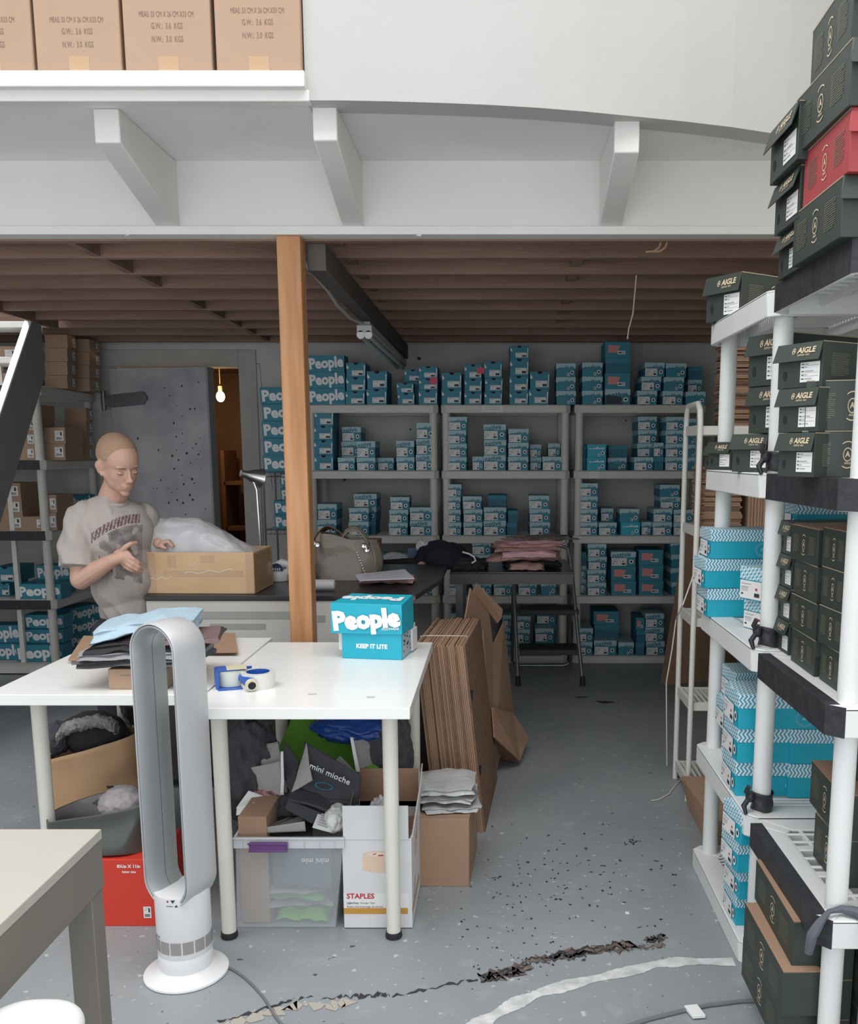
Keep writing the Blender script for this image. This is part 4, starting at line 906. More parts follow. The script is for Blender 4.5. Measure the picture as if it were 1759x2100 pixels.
put('patterned_end', mb, [mat('pale_grey_print', (.42, .47, .50), .6), ink], t, smooth=False)
mb = MB(); mb.box(-.016, .0, .012, D, .028, .10); mb.box(W+.001, W+.007, D*.75, D+.03, .006, .085); mb.box(0, W, D, D+.03, .006, .10); put('tray', mb, [white_card], t, bevel=.001)

# tape rolls and dispenser
c = atZ(530, 1408, TH)
mb = MB(); n = 40
def ringtape(mb, c, r0, r1, w, M=None, mi=0, mj=1):
    s = len(mb.v); mb.lathe([(r0, 0), (r1, 0), (r1, w), (r0, w), (r0, 0)], n=40, mi=mi); mb.f = mb.f[:-2]; mb.m = mb.m[:-2]
    s2 = len(mb.v); mb.lathe([(r0-.002, 0), (r0, 0), (r0, w+.0005), (r0-.002, w+.0005), (r0-.002, 0)], n=40, mi=mj); mb.f = mb.f[:-2]; mb.m = mb.m[:-2]
    M = M or Matrix.Translation(c); mb.xf(M, s)
ringtape(mb, c, .036, .052, .048, mi=0, mj=1)
single('tape_roll', mb, [mat('milky_tape', (.70, .70, .66), .25, .1), blue_pl], 'roll of clear packing tape lying on the nearer white table', 'tape roll', loc=c)
t = thing('tape_dispenser', 'blue and cream hand tape dispenser lying on the nearer white table', 'tape dispenser', atZ(480, 1408, TH), R(20))
mb = MB(); M = Matrix.Translation((-.005, .02, .005)); ringtape(mb, None, .03, .045, .046, M, 0, 1); put('tape', mb, [mat('clear_roll', (.62, .64, .58), .2, .2), cream_pl], t)
mb = MB(); mb.box(-.05, .05, -.045, .06, .0005, .004); mb.box(-.055, -.045, -.03, .05, .004, .055); mb.box(-.03, .06, .05, .056, .003, .05); mb.box(-.05, .02, -.01, .055, .052, .056); put('frame', mb, blue_pl, t, bevel=.001)
mb = MB(); mb.tube([(.02, -.005, .03), (.03, -.03, .03), (.04, -.055, .027), (.045, -.085, .022)], [.012, .017, .018, .017], 16); put('handle', mb, blue_pl, t)
mb = MB(); mb.tube([(.0445, -.080, .0225), (.046, -.092, .0205)], [.0185, .0175], 16); mb.tube([(.0, .01, .03), (.025, -.012, .03)], [.016, .015], 12); mb.box(-.02, .04, -.012, .05, .056, .058); put('cream_trim', mb, cream_pl, t)
mb = MB(); mb.cyl((.0462, -.0925, .0204), (.0463, -.0932, .0203), .012); put('handle_hole', mb, black_void, t)

# folded garments
def garment(name, label, c, w, d, h, m_, seed, yaw=0, layers=3, sag=.5, curl=.3, arc=0., group=None, nu=34, z0=0, tilt=0):
    mb = MB(); cx, cy, cz = c
    def f(u, v):
        a = 2*pi*v; ex = (abs(2*u-1))**6
        py_ = (1 if cos(a) > 0 else -1)*abs(cos(a))**.35; pz_ = (1 if sin(a) > 0 else -1)*abs(sin(a))**.6
        wf = 1+.10*nzv((u*3, seed, 0), 1, 1)
        y = py_*d/2*(1+.12*nzv((u*4, v*2, 0), 1.0, seed)) ; z = h/2+pz_*h/2*(1-.22*ex)
        frt = max(0, -cos(a))**2
        y += frt*.012*sin(sin(a)*layers*2.2+1.3*nzv((u*5, 0, 0), 1, seed))
        z += h*.28*nzv((u*3.5, y*5, z*8), 1.3, seed)+arc*(1-(2*u-1)**2)
        x = (u-.5)*w+.008*nzv((u*4, v*5, 0), 2, seed+4)+ex*(u-.5)*.06*curl*sin(a*2+seed)
        fine = .0035*nzv((x*22, y*22, z*50), 1, seed+2)
        z -= sag*h*ex*.3
        return (x, y+fine, max(z+fine, .0004))
    mb.grid(f, nu, 56, cv=True)
    for q in (0, 1): pass
    n = 56; st = [i for i in range(n)]; mb.f.append(tuple(st)); mb.m.append(0); mb.f.append(tuple((nu-1)*n+i for i in st)[::-1]); mb.m.append(0)
    mb.xf(Matrix.Translation(c) @ Matrix.Rotation(yaw, 4, 'Z') @ Matrix.Translation((0, 0, w/2*abs(sin(tilt)))) @ Matrix.Rotation(tilt, 4, 'Y'))
    return single(name, mb, m_, label, 'clothing', group, loc=c, ang=60)
# carton under the pile
cc = atZ(262, 1414, TH)
t = thing('cardboard_box', 'small tan carton under the folded clothes on the left white table', 'cardboard box', (cc.x, cc.y, TH), R(1))
mb = MB(); mb.box(-.057, .12, 0, .22, .0005, .064); put('carton', mb, card_lt, t, bevel=.0015)
mb = MB(); text(mb, 'ARTICLE No. FOOTWEAR CARTON', 1, FR(.03, -.0008, .044), width=.1); text(mb, 'SIZE 10', 1, FR(.05, -.0008, .028), width=.03); put('lettering', mb, ink_brown, t, smooth=False)
px, py = cc.x+.05, cc.y+.13; z = TH+.066
gar = 'folded garments on the left white table'
garment('folded_shirt', 'crumpled dark grey folded garment at the bottom of the left pile', (px-.03, py-.01, z), .34, .27, .030, c_dgrey, 3, R(-3), 4, group=gar)
garment('folded_shirt', 'grey marl folded garment in the middle of the left pile', (px-.025, py-.01, z+.024), .35, .27, .026, c_grey, 5, R(4), 3, group=gar)
garment('folded_shirt', 'black folded garment under the pale blue one in the left pile', (px-.015, py, z+.045), .33, .25, .032, c_black, 8, R(7), 3, group=gar)
garment('folded_shirt', 'dark pink-edged folded garment under the pale blue cloth', (px+.05, py+.02, z+.064), .28, .24, .020, mat('dark_mauve_cloth', (.20, .13, .13), .9, .4, 20, .3, 80), 9, R(12), 2, group=gar)
garment('folded_shirt', 'pale blue folded garment topmost of the left pile', (px-.03, py+.02, z+.064), .30, .25, .042, c_blue, 12, R(10), 2, sag=.2, arc=.016, group=gar, tilt=R(-7))
# flat cardboard sheets lying on the left table
for i, (a, b, c_, d, lab) in enumerate((((140, 1355), (215, 1357), (235, 1312), (172, 1308), 'flat brown cardboard sheet left of the clothes pile'), ((420, 1340), (488, 1340), (482, 1304), (430, 1300), 'folded brown cardboard sheet right of the fan top'))):
    mb = MB()
    for k in range(2):
        zz = TH+.001+.010*k; P4 = [atZ(*a, zz), atZ(*b, zz), atZ(*c_, zz), atZ(*d, zz)]; up = Vector((0, 0, .005)); tl = [0, .002, .006, .004]
        mb.hexa([p+Vector((0, 0, tl[j]*k)) for j, p in enumerate(P4)]+[p+up+Vector((0, 0, tl[j]*k)) for j, p in enumerate(P4)])
    single('cardboard_sheet', mb, card, lab, 'cardboard', smooth=False)

# ================================================================ WORKBENCHES
BT = .872
y0 = 3.88; xl = Xat(296, y0, BT); xr = Xat(852, y0, BT); b4 = atZ(905, 1187, BT)
t = thing('workbench', 'long workbench with black top and scuffed white front behind the wooden post', 'workbench', ((xl+xr)/2, 4.4, 0), 0)
mb = MB(); top = [(xl, y0), (xr, y0), (b4.x, b4.y), (b4.x, 5.02), (xl, 5.02)]
mb.prism([(x, y, BT-.022) for x, y in top], (0, 0, .022)); put('worktop', mb, bench_top, t, bevel=.003, world=True)
mb = MB(); xm = Xat(788, y0, .8); mb.box(xl+.002, xm, y0+.008, y0+.02, BT-.205, BT-.024); put('front_panel', mb, bench_white, t, bevel=.002, world=True)
mb = MB()
for a, b, c_, d in ((366, 612, 1254, 1270), (430, 545, 1279, 1291), (719, 744, 1217, 1232), (650, 667, 1262, 1276)):
    p, q = atY(a, c_, y0+.006), atY(b, d, y0+.006); mb.box(p.x, q.x, y0+.0065, y0+.0078, q.z, p.z)
put('tape_strips', mb, tape_grey, t, world=True, smooth=False)
mb = MB(); mb.box(xl+.01, xr-.12, y0+.03, 4.9, .06, BT-.024); mb.box(xm, xr-.1, y0+.015, y0+.03, BT-.22, BT-.024); put('cabinet', mb, mat('dark_cabinet', (.05, .042, .042), .7, .4, 6), t, world=True)
mb = MB(); mb.box(xr-.13, xr+.0, y0-.003, y0, BT-.02, BT-.002); put('worn_edge', mb, [mat('worn_edge_brown', (.28, .20, .17), .3, .9, 40, col2=(.05, .04, .04))], t, world=True)
BT2 = .832
xr2 = Xat(1176, 5.0, BT2)
t = thing('work_table', 'second black-topped work table in front of the back shelves holding the pink clothes', 'table', (.0, 5.3, 0), 0)
mb = MB(); mb.box(b4.x+.01, xr2, 5.0, 5.62, BT2-.01, BT2); put('tabletop', mb, bench_top, t, bevel=.002, world=True)
mb = MB(); mb.box(b4.x+.01, xr2-.001, 5.001, 5.03, BT2-.068, BT2-.011); mb.box(xr2-.03, xr2-.001, 5.03, 5.6, BT2-.068, BT2-.011); mb.box(b4.x+.01, xr2-.001, 5.59, 5.618, BT2-.068, BT2-.011); put('apron', mb, [mat('dark_grey_edge', (.095, .09, .088), .5, .2)], t, world=True)
for x, y in ((b4.x+.04, 5.04), (b4.x+.04, 5.58)):
    mb = MB(); mb.box(x, x+.04, y-.02, y+.02, 0, BT2-.05); put('leg', mb, steel_dk, t, world=True)

# cardboard carton with plastic film on the bench
z = BT+.001; yb = 3.93; a = Xat(300, yb, z); b = Xat(524, yb, z)
t = thing('open_carton', 'worn open cardboard carton with plastic liner that the person is handling', 'cardboard box', (a, yb, z), R(-1.5))
Wc = b-a; Hc = .178; Dc = .30
mb = MB(); th = .006
mb.box(0, Wc, 0, th, 0, Hc); mb.box(0, Wc, Dc-th, Dc, 0, Hc); mb.box(0, th, th, Dc-th, 0, Hc); mb.box(Wc-th, Wc, th, Dc-th, 0, Hc); mb.box(th, Wc-th, th, Dc-th, 0, .008)
put('carton', mb, [card_br], t, bevel=.002)
mb = MB(); mb.box(.0, .045, -.0012, 0, .004, Hc-.004); mb.box(Wc-.035, Wc-.002, -.0012, 0, .004, Hc-.004); mb.box(.08, Wc*.9, -.0008, 0, .075, .10); mb.box(Wc, Wc+.0012, .0, Dc*.9, .01, Hc-.01)
mb.box(.10, .135, -.0011, 0, .115, .165); mb.box(.24, .30, -.0011, 0, .135, .165)
put('packing_tape', mb, packtape, t, smooth=False)
mb = MB()
for x0_, x1_, zz in ((.02, .12, .062), (.17, .38, .088), (.19, .22, .125)):
    pp = [Vector((x0_+(x1_-x0_)*k/14, -.0018, zz+.005*sin(k*1.1)+.0012*k*(x1_-x0_)*4)) for k in range(15)]
    for k in range(14): p, q = pp[k], pp[k+1]; mb.quad(p, q, q+Vector((0, 0, .0022)), p+Vector((0, 0, .0016)))
put('tape_wrinkles', mb, stick_white, t, smooth=False)
mb = MB(); mb.quad((-.006, -.01, Hc-.03), (.0, .10, Hc-.02), (-.035, .12, Hc-.005), (-.04, .01, Hc-.012)); mb.quad((-.04, .01, Hc-.012), (-.035, .12, Hc-.005), (-.03, .12, .03), (-.035, .01, .03)); put('side_flap', mb, card_mid, t, solid=.004, smooth=False)
mb = MB()
fl = [(-.045, .01), (-.03, .115), (.0, .135), (.12, .133), (.20, .13), (.26, .105), (.33, .06), (.40, .015), (.455, -.008)]
def fz(x):
    for (x0_, z0_), (x1_, z1_) in zip(fl, fl[1:]):
        if x <= x1_: return z0_+(z1_-z0_)*max(0, min(1, (x-x0_)/(x1_-x0_)))
    return -.01
def ff(u, v):
    x = -.045+.5*u; hh = fz(x); a = pi*v
    y = .04+.20*v+.01*nzv((x*14, v*4, 0), 1, 3); z = Hc-.02+(hh+.02)*(sin(a)**.45)+.009*nzv((x*18, v*6, 1), 1, 5)*sin(a)
    y -= .03*sin(a*1)*0; return (x, y+.012*nzv((x*9, v*9, 2), 1, 9), z+.006*abs(nzv((x*30, v*10, 2), 1, 2)))
mb.grid(ff, 80, 30); put('plastic_liner', mb, film, t, ang=80)

# desk lamp
y = 4.55; bx = Xat(541, y, BT)
t = thing('desk_lamp', 'brushed steel gooseneck lamp standing on the bench left of the post', 'lamp', (bx, y, BT), 0)
mb = MB(); mb.lathe([(.001, 0), (.07, 0), (.07, .012), (.02, .02), (.001, .02)]); put('base', mb, steel, t)
hd = atY(512, 975, y)-Vector((bx, y, BT)); 
mb = MB(); mb.tube([(0, 0, .018), (-.006, 0, .12), (-.012, 0, .22), (-.018, 0, hd.z-.07), (-.03, 0, hd.z-.035), (-.05, 0, hd.z-.01), (hd.x+.01, 0, hd.z)], .0065, 10); put('stem', mb, steel, t)
mb = MB(); mb.lathe([(.012, -.05), (.017, -.048), (.018, -.02), (.03, .01), (.046, .055), (.049, .06), (.046, .056), (.028, .012), (.013, -.02), (.011, -.04)], n=32)
mb.xf(Matrix.Translation(hd) @ Matrix.Rotation(R(38), 4, 'Z') @ Matrix.Rotation(R(104), 4, 'Y')); put('lamp_shade', mb, steel, t)
mb = MB(); mb.cyl((-.025, 0, .12), (-.06, -.01, .122), .012); put('clamp', mb, steel, t)

# white tape dispenser on bench
y = 4.35; p = atY(571, 1152, y); 
t = thing('tape_holder', 'white tape holder with dark blue label on the bench beside the post', 'tape dispenser', (p.x, y, BT), 0)
mb = MB(); mb.lathe([(.001, .0), (.042, .0), (.044, .004), (.044, .05), (.04, .056), (.001, .056)], n=32); mb.box(-.062, .01, -.02, .02, .03, .06); mb.tube([(-.03, 0, .06), (.02, 0, .085), (.05, 0, .075), (.055, 0, .03)], [.02, .022, .02, .014], 12); put('holder', mb, fan_white, t, bevel=.002)
mb = MB(); mb.add([(.032*cos(pi*k/12), -.046, .052+.036*sin(pi*k/12)) for k in range(13)], [tuple(range(13))]); put('label_disc', mb, [mat('navy_print', (.03, .05, .12), .5)], t, smooth=False)
mb = MB()
for k in range(4): mb.box(-.018+.01*k, -.013+.01*k, -.0468, -.046, .054, .066)
put('lettering', mb, white_print, t, smooth=False)

# handbag
y = 4.45
t = thing('handbag', 'slouchy taupe leather handbag with chain handle lying on the bench right of the post', 'handbag', (Xat(712, y, BT), y, BT), 0)
def bagf(u, v):
    a = 2*pi*u; zz = v
    rx = .158*(1-.10*(2*zz-.8)**2)*(1+.05*sin(3*a+1)); ry = .105*(1-.45*zz)
    x = rx*(1 if cos(a) > 0 else -1)*abs(cos(a))**.8; yy = ry*(1 if sin(a) > 0 else -1)*abs(sin(a))**.8
    z = .205*zz*(1+.10*cos(a)*-1)
    n_ = .022*nzv((cos(a)*1.3, sin(a)*1.3, zz*2.2), 1.4, 11)*(.3+zz*.7)
    return (x+n_+.02*(1-zz)*0, yy+n_*1.4, max(0.001, z+.02*nzv((x*7, yy*7, zz), 1.2, 4)*zz))
mb = MB(); mb.grid(bagf, 72, 26, cu=True); mb.f.append(tuple(i*26 for i in range(72))[::-1]); mb.m.append(0); put('body', mb, leather, t, ang=60)
mb = MB(); mb.grid(lambda u, v: (-.165+.20*u, -.02+.11*v+.01*sin(u*6), .165+.085*sin(pi*min(1, u*1.05)**.8)*(1-.25*v)+.008*nzv((u*4, v*3, 0), 1, 2)), 24, 12); put('flap', mb, [mat('brown_suede', (.17, .115, .08), .7, .3, 12, .2, 80)], t, solid=.004, ang=60)
mb = MB(); mb.grid(lambda u, v: (-.03+.145*u, -.06+.03*v, .17+.075*sin(pi*u)**.8+.02*v-.01), 20, 5); mb.grid(lambda u, v: (.12+.035*u+.02*sin(v*3), -.05+.05*u, .17-.165*v), 6, 20); put('handle', mb, leather, t, solid=.005, ang=60)
mb = MB()
for x, z_ in ((-.14, .178), (-.122, .170), (.098, .165), (.112, .145)):
    mb.lathe([(.004, 0), (.012, 0), (.013, .003), (.010, .006), (.004, .005)], n=18, c=(0, 0, 0)); s_ = len(mb.v)-90; mb.xf(Matrix.Translation((x, -.085, z_)) @ Matrix.Rotation(pi/2, 4, 'X'), s_)
put('rivets', mb, chrome, t)
mb = MB()
for k in range(22):
    q = k/21; p = Vector((.062+.05*q, -.088-.022*q, .135-.128*q)); s_ = len(mb.v)
    mb.tube([(.004*cos(a), .0025*sin(a), 0) for a in [2*pi*j/8 for j in range(9)]], .0013, 5); mb.xf(Matrix.Translation(p) @ Matrix.Rotation(k % 2*pi/2+.4, 4, 'Z') @ Matrix.Rotation(pi/2, 4, 'X'), s_)
put('chain', mb, chrome, t)
# rolled paper, papers, folded pink cloth, box behind
y = 4.02; mb = MB(); a = Xat(634, y, BT); b = Xat(688, y, BT); mb.tube([(a-.03, y, BT+.026), (b-.01, y, BT+.026), (b-.003, y, BT+.026), (b, y, BT+.026)], [.0245, .0245, .022, .016], 24)
single('paper_roll', mb, mat('grey_white_tube', (.48, .46, .46), .5), 'pale grey roll lying on the bench under the handbag', 'roll', loc=((a+b)/2, y, BT))
p = atZ(793, 1198, BT)
garment('folded_cloth', 'folded pale pink cloth under white papers at the bench corner', (p.x, p.y+.05, BT+.001), .245, .13, .036, c_pink, 21, 0, 3, curl=.1)
mb = MB(); zt = BT+.045; P4 = [atZ(736, 1190, zt), atZ(850, 1186, zt), atZ(830, 1167, zt+.01), atZ(727, 1178, zt+.004)]
mb.hexa([p-Vector((0, 0, .003)) for p in P4]+[p for p in P4]); e = Vector((0, 0, .0006)); P4 = [p+e for p in P4]
def bl(u, v): return (P4[0].lerp(P4[1], u)).lerp(P4[3].lerp(P4[2], u), v)
for v in (.2, .45, .62, .78): mb.quad(bl(.12, v), bl(.8, v), bl(.8, v+.03), bl(.12, v+.03), 1)
single('papers', mb, [mat('white_paper', (.62, .62, .68), .5), ink_soft], 'white printed papers lying on the folded pink cloth', 'papers', smooth=False)
y = 5.05; a, b = Xat(752, y, BT), Xat(778, y, BT)
mb = MB(); mb.box(a-.1, b+.0, y-.12, y+.12, BT+.001, BT+.132); single('cardboard_box', mb, [card], 'brown carton standing behind the taupe handbag', 'cardboard box', bevel=.002)
# dark clothes heap on work table
def heap(name, label, cat, c, r, m_, seed, amp=.25, fr=2.2, flat=True, group=None, subs=5, ridg=True, rot=0):
    bm = bmesh.new(); bmesh.ops.create_icosphere(bm, subdivisions=subs, radius=1)
    for v in bm.verts:
        p = v.co.copy(); n_ = 0; f = fr; am = amp
        for o in range(4):
            q = noise.noise(p*f+Vector((seed*5.1, o*3.3, seed*2.2))); n_ += am*((.35-abs(q))*1.4 if ridg else q); f *= 2.1; am *= .5
        p = p*(1+n_); v.co = Vector((p.x*r[0], p.y*r[1], p.z*r[2]))
        if flat: v.co.z = max(v.co.z, -r[2]*.25)
    mn = min(v.co.z for v in bm.verts)
    for v in bm.verts: v.co.z -= mn
    me = bpy.data.meshes.new(name); bm.to_mesh(me); bm.free(); me.materials.append(m_); me.transform(Matrix.Translation(c) @ Matrix.Rotation(rot, 4, 'Z'))
    return single(name, me, None, label, cat, group, loc=c, ang=70)
z = BT2+.001
p = atY(905, 1150, 5.2); heap('jacket', 'black jacket heaped on the second work table', 'clothing', (p.x, 5.22, z), (.145, .13, .11), c_navy, 4, .22, 1.6)
p = atY(960, 1150, 5.2); heap('jacket_sleeve', 'black sleeve with white edge right of the heaped jacket', 'clothing', (p.x-.01, 5.17, z), (.11, .1, .05), c_black, 6, .25, 2)
mb = MB(); mb.tube([atY(a, b, 5.05) for a, b in ((948, 1132), (962, 1136), (972, 1142), (975, 1150), (967, 1155))], .005, 8); single('drawstring', mb, stick_white, 'white cord lying on the black jacket', 'cord')
p = atY(830, 1155, 5.1); heap('dark_clothes', 'flat black clothes spread on the second work table beside the handbag', 'clothing', (p.x+.02, 5.2, z), (.27, .12, .035), c_black, 9, .25, 3)
p = atY(852, 1120, 5.45); mb = MB(); mb.box(p.x-.045, p.x+.05, 5.44, 5.47, z, z+.085); single('blue_packet', mb, mat('dull_blue_packet', (.10, .17, .32), .5, .3), 'dull blue packet standing behind the black jacket', 'packet', bevel=.004)
p = atY(868, 1113, 5.4); heap('white_tissue', 'white tissue tuck above the blue packet', 'tissue', (p.x, 5.36, z+.055), (.035, .03, .035), stick_white, 2, .3, 2, False)
p = atY(866, 1140, 5.12); heap('striped_cloth', 'small pink striped cloth beside the black jacket', 'clothing', (p.x, 5.06, z), (.028, .03, .034), c_pink, 5, .3)
p = atY(810, 1140, 5.5); heap('plastic_bag', 'crumpled clear plastic bag at the back of the second work table', 'plastic bag', (p.x, 5.5, z), (.07, .05, .04), film, 8, .3)
# pink clothes pile
gp = 'pink garments piled on the second work table'; cxp = Xat(1080, 5.15, .9)
garment('folded_garment', 'beige-pink folded garment, lowest of the pink pile, at front', (cxp-.0, 5.10, z), .18, .14, .035, c_beige, 31, R(-2), 2, group=gp)
garment('folded_garment', 'dark folded garment under the right side of the pink pile', (cxp+.03, 5.24, z), .30, .2, .055, c_black, 33, R(5), 3, group=gp)
garment('folded_garment', 'beige folded garment drooping at the left of the pink pile', (cxp-.03, 5.20, z+.046), .37, .22, .038, c_beige, 35, R(10), 3, sag=2., curl=1, group=gp)
garment('folded_garment', 'light pink folded garment bulging at the middle of the pink pile', (cxp+.02, 5.17, z+.060), .31, .22, .045, c_rose, 37, R(-4), 3, group=gp)
garment('folded_garment', 'beige-pink folded garment above the bulging pink one', (cxp+.0, 5.22, z+.094), .36, .22, .034, c_beige, 39, R(4), 3, group=gp)
garment('folded_garment', 'dusty pink folded garment near the top of the pink pile', (cxp+.01, 5.22, z+.118), .36, .22, .030, c_pink, 41, R(9), 3, group=gp)
garment('folded_garment', 'pale pink folded garment second from the top of the pink pile', (cxp+.03, 5.22, z+.138), .32, .22, .022, c_rose, 43, R(9), 3, group=gp)
garment('folded_garment', 'black and white striped garment topmost of the pink pile', (cxp+.09, 5.24, z+.155), .27, .2, .020, mat('black_white_knit', (.05, .045, .045), .9, 1, 45, .4, 90, col2=(.5, .45, .42), stretch=(1, 6, 6)), 45, R(14), 3, curl=2, group=gp)

# step ladder
la, lb = atZ(1062, 1406, 0), atZ(1192, 1400, 0)
t = thing('step_ladder', 'small grey two-step folding ladder standing under the second work table', 'step ladder', ((la.x+lb.x)/2, 5.95, 0), 0)
tx0, tx1 = Xat(1049, 6.0, .86), Xat(1171, 6.0, .86)
mb = MB(); mb.tube([(la.x, 5.78, .02), (tx0+.006, 5.98, .80), (tx0+.02, 6.0, .86), (tx0+.06, 6.0, .875), (tx1-.06, 6.0, .875), (tx1-.02, 6.0, .86), (tx1-.006, 5.98, .80), (lb.x, 5.78, .02)], .0125, 12); put('front_frame', mb, steel_dk, t, world=True)
mb = MB(); mb.tube([(tx0+.01, 6.02, .55), (la.x-.03, 6.24, .06), (la.x-.01, 6.25, .03), (la.x+.03, 6.25, .025), (lb.x-.09, 6.25, .025), (lb.x-.05, 6.25, .04), (lb.x-.04, 6.24, .07), (tx1-.01, 6.02, .55)], .011, 10); put('rear_frame', mb, steel_dk, t, world=True)
for x in (la.x, lb.x):
    mb = MB(); mb.cyl((x, 5.775, 0), (x, 5.79, .06), .019, .015); put('rubber_foot', mb, rubber, t, world=True)
for zz, yy in ((.225, 5.84), (.475, 5.90)):
    mb = MB(); mb.box(la.x+.01, lb.x-.02, yy-.02, yy+.20, zz-.035, zz); sp_ = put('step', mb, [mat('step_plastic', (.06, .062, .066), .6, .3, 40, .3, 150)], t, bevel=.006, world=True)
    mb = MB()
    for k in range(26): x = la.x+.03+(lb.x-la.x-.08)*k/25; mb.box(x, x+.006, yy-.01, yy+.19, zz, zz+.003)
    o = put('tread_ribs', mb, rubber, sp_); o.data.transform(Matrix.Translation(-t.location))

# white wire-sided cart
t = thing('metal_shelf_cart', 'narrow white tubular metal shelf unit between the right shelving and the back wall', 'shelf', (1.1, 3.9, 0), 0)
X = .812
for x in (X, 1.36):
    mb = MB(); mb.tube([(x, 4.06, .0), (x, 4.06, 1.58), (x, 4.05, 1.635), (x, 4.02, 1.665), (x, 3.83, 1.665), (x, 3.79, 1.635), (x, 3.78, 1.58), (x, 3.78, 0.0)], .0115, 12); put('side_frame', mb, white_metal, t, world=True)
for zz in (1.575, 1.165, .79, .43, .085):
    mb = MB(); mb.box(X, 1.36, 3.785, 3.80, zz-.035, zz); mb.box(X, 1.36, 4.04, 4.055, zz-.035, zz); mb.box(X-.004, X+.012, 3.785, 4.055, zz-.035, zz+.004); mb.box(1.345, 1.36, 3.785, 4.055, zz-.035, zz)
    x = X+.02
    while x < 1.34: mb.box(x, x+.012, 3.79, 4.05, zz-.008, zz-.001); x += .022
    put('shelf', mb, white_metal, t, world=True)
def sheets(label, x0, x1, y0, y1, z, n, th, m_, jit=.012, name='cardboard_stack', vertical=False, tilt=0):
    mb = MB()
    for k in range(n):
        a, b, c_, d = [random.uniform(-jit, jit) for _ in range(4)]; zz = z+k*th
        if vertical: mb.box(x0+k*th, x0+(k+.82)*th, y0+a, y1+b, z, z+y_h+c_)
        else: mb.box(x0+a, x1+b, y0+c_, y1+d, zz, zz+th*.82, 1 if k % 7 == 3 else 0)
    return single(name, mb, m_, label, 'flat cardboard', smooth=False)
sheets('tall stack of flat brown cardboard on the top of the white tubular cart', .93, 1.30, 3.80, 4.04, 1.576, 50, .0072, [card_mid, card_dk])
sheets('stack of flat brown cardboard on the second shelf of the white tubular cart', .842, 1.0, 3.82, 4.03, 1.166, 34, .0072, [card_mid, card_dk], .006)
y_h = .36; sheets('upright flat cardboard leaning on the cart shelf behind the zigzag boxes', 1.03, 1.2, 3.82, 4.02, 1.166, 14, .012, [card_mid, card_dk], .01, vertical=True)
# cardboard stack on floor beside the far unit foot
mb = MB()
for k in range(11):
    zz = .012*k; a = atZ(1386+k*.3, 1664-k*0, 0); c1 = Vector((.755+.006*k, 3.78-.004*k, 0)); 
    q = [(.80-.003*k, 3.72, zz+.001), (.79, 3.28-.004*k, zz+.001), (1.12, 3.26, zz+.001), (1.13, 3.70, zz+.001)]
    mb.hexa(q+[(x, y, z_+.0098) for x, y, z_ in q], 0)
single('cardboard_stack', mb, [card], 'low stack of flat brown cardboard on the floor behind the far white unit', 'flat cardboard', smooth=False)
mb = MB()
for k in range(7): a, b = .002*k, .0; mb.box(.775+.002*k, 1.0, 3.74, 3.99, .001+.013*k, .012+.013*k)
single('cardboard_stack', mb, [card], 'second low stack of flat brown cardboard under the tubular cart', 'flat cardboard', smooth=False) if False else None
# leaning cardboard near back corner
mb = MB(); a = atZ(1352, 1398, 0); mb.hexa([(a.x, 5.85, 0), (a.x+.02, 5.80, 0), (1.50, 5.95, 0), (1.48, 6.0, 0), (a.x+.20, 6.18, 1.0), (a.x+.22, 6.15, 1.0), (1.50, 6.2, .9), (1.48, 6.24, .9)]); 
single('cardboard_sheet', mb, card_mid, 'large flat cardboard leaning against the right end of the back shelves', 'flat cardboard', smooth=False)
mb = MB(); mb.hexa([(a.x+.22, 5.52, 0), (a.x+.24, 5.50, 0), (1.52, 5.75, 0), (1.50, 5.78, 0), (a.x+.30, 5.7, .62), (a.x+.32, 5.68, .62), (1.54, 5.85, .6), (1.52, 5.88, .6)]); 
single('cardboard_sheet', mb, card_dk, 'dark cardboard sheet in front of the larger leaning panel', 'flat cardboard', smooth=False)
mb = MB(); mb.tube([atY(a_, b_, 3.74) for a_, b_ in ((1446, 1080), (1432, 1140), (1418, 1190), (1400, 1240))]+[atY(a_, b_, 4.12) for a_, b_ in ((1386, 1270), (1378, 1330), (1366, 1400))]+[Vector((.80, 4.2, .01))], .003, 6); single('hanging_cable', mb, white_metal, 'thin white cord hanging beside the tubular cart', 'cord')
mb = MB(); mb.tube([atZ(a_, b_, .004) for a_, b_ in ((1395, 1600), (1380, 1616), (1372, 1628), (1350, 1640), (1335, 1642))], .0025, 6); single('floor_cable', mb, white_metal, 'thin white cord on the floor at the foot of the tubular cart', 'cord')

# ceiling fittings
y0_, y1_ = 5.0, 6.85
t = thing('strip_light', 'unlit fluorescent strip light fixed beside the ceiling beam', 'ceiling light', (-.70, 5.9, JB-.10), 0)
mb = MB(); mb.box(-.735, -.655, y0_, y1_, JB-.165, JB-.125); mb.box(-.72, -.67, y0_+.05, y1_-.05, JB-.125, JB-.101); put('channel', mb, tube_white, t, world=True, bevel=.004)
mb = MB()
for x in (-.715, -.675): mb.cyl((x, y0_, JB-.175), (x, y0_+.03, JB-.175), .021)
put('end_caps', mb, fan_white, t, world=True)
for x in (-.715, -.675):
    mb = MB(); mb.cyl((x, y0_+.03, JB-.178), (x, y1_-.03, JB-.178), .013); put('tube', mb, mat('unlit_tube', (.6, .6, .6), .3), t, world=True)
mb = MB(); mb.tube([(-.75, 3.68, JB-.02), (-.75, 3.85, JB-.06), (-.738, 4.2, JB-.085), (-.75, 4.5, JB-.10), (-.735, 4.8, JB-.12), (-.70, 5.0, JB-.12)], .009, 8)
single('conduit', mb, mat('grey_white_conduit', (.5, .5, .48), .5), 'white cable running along the ceiling beam to the strip light', 'cable')
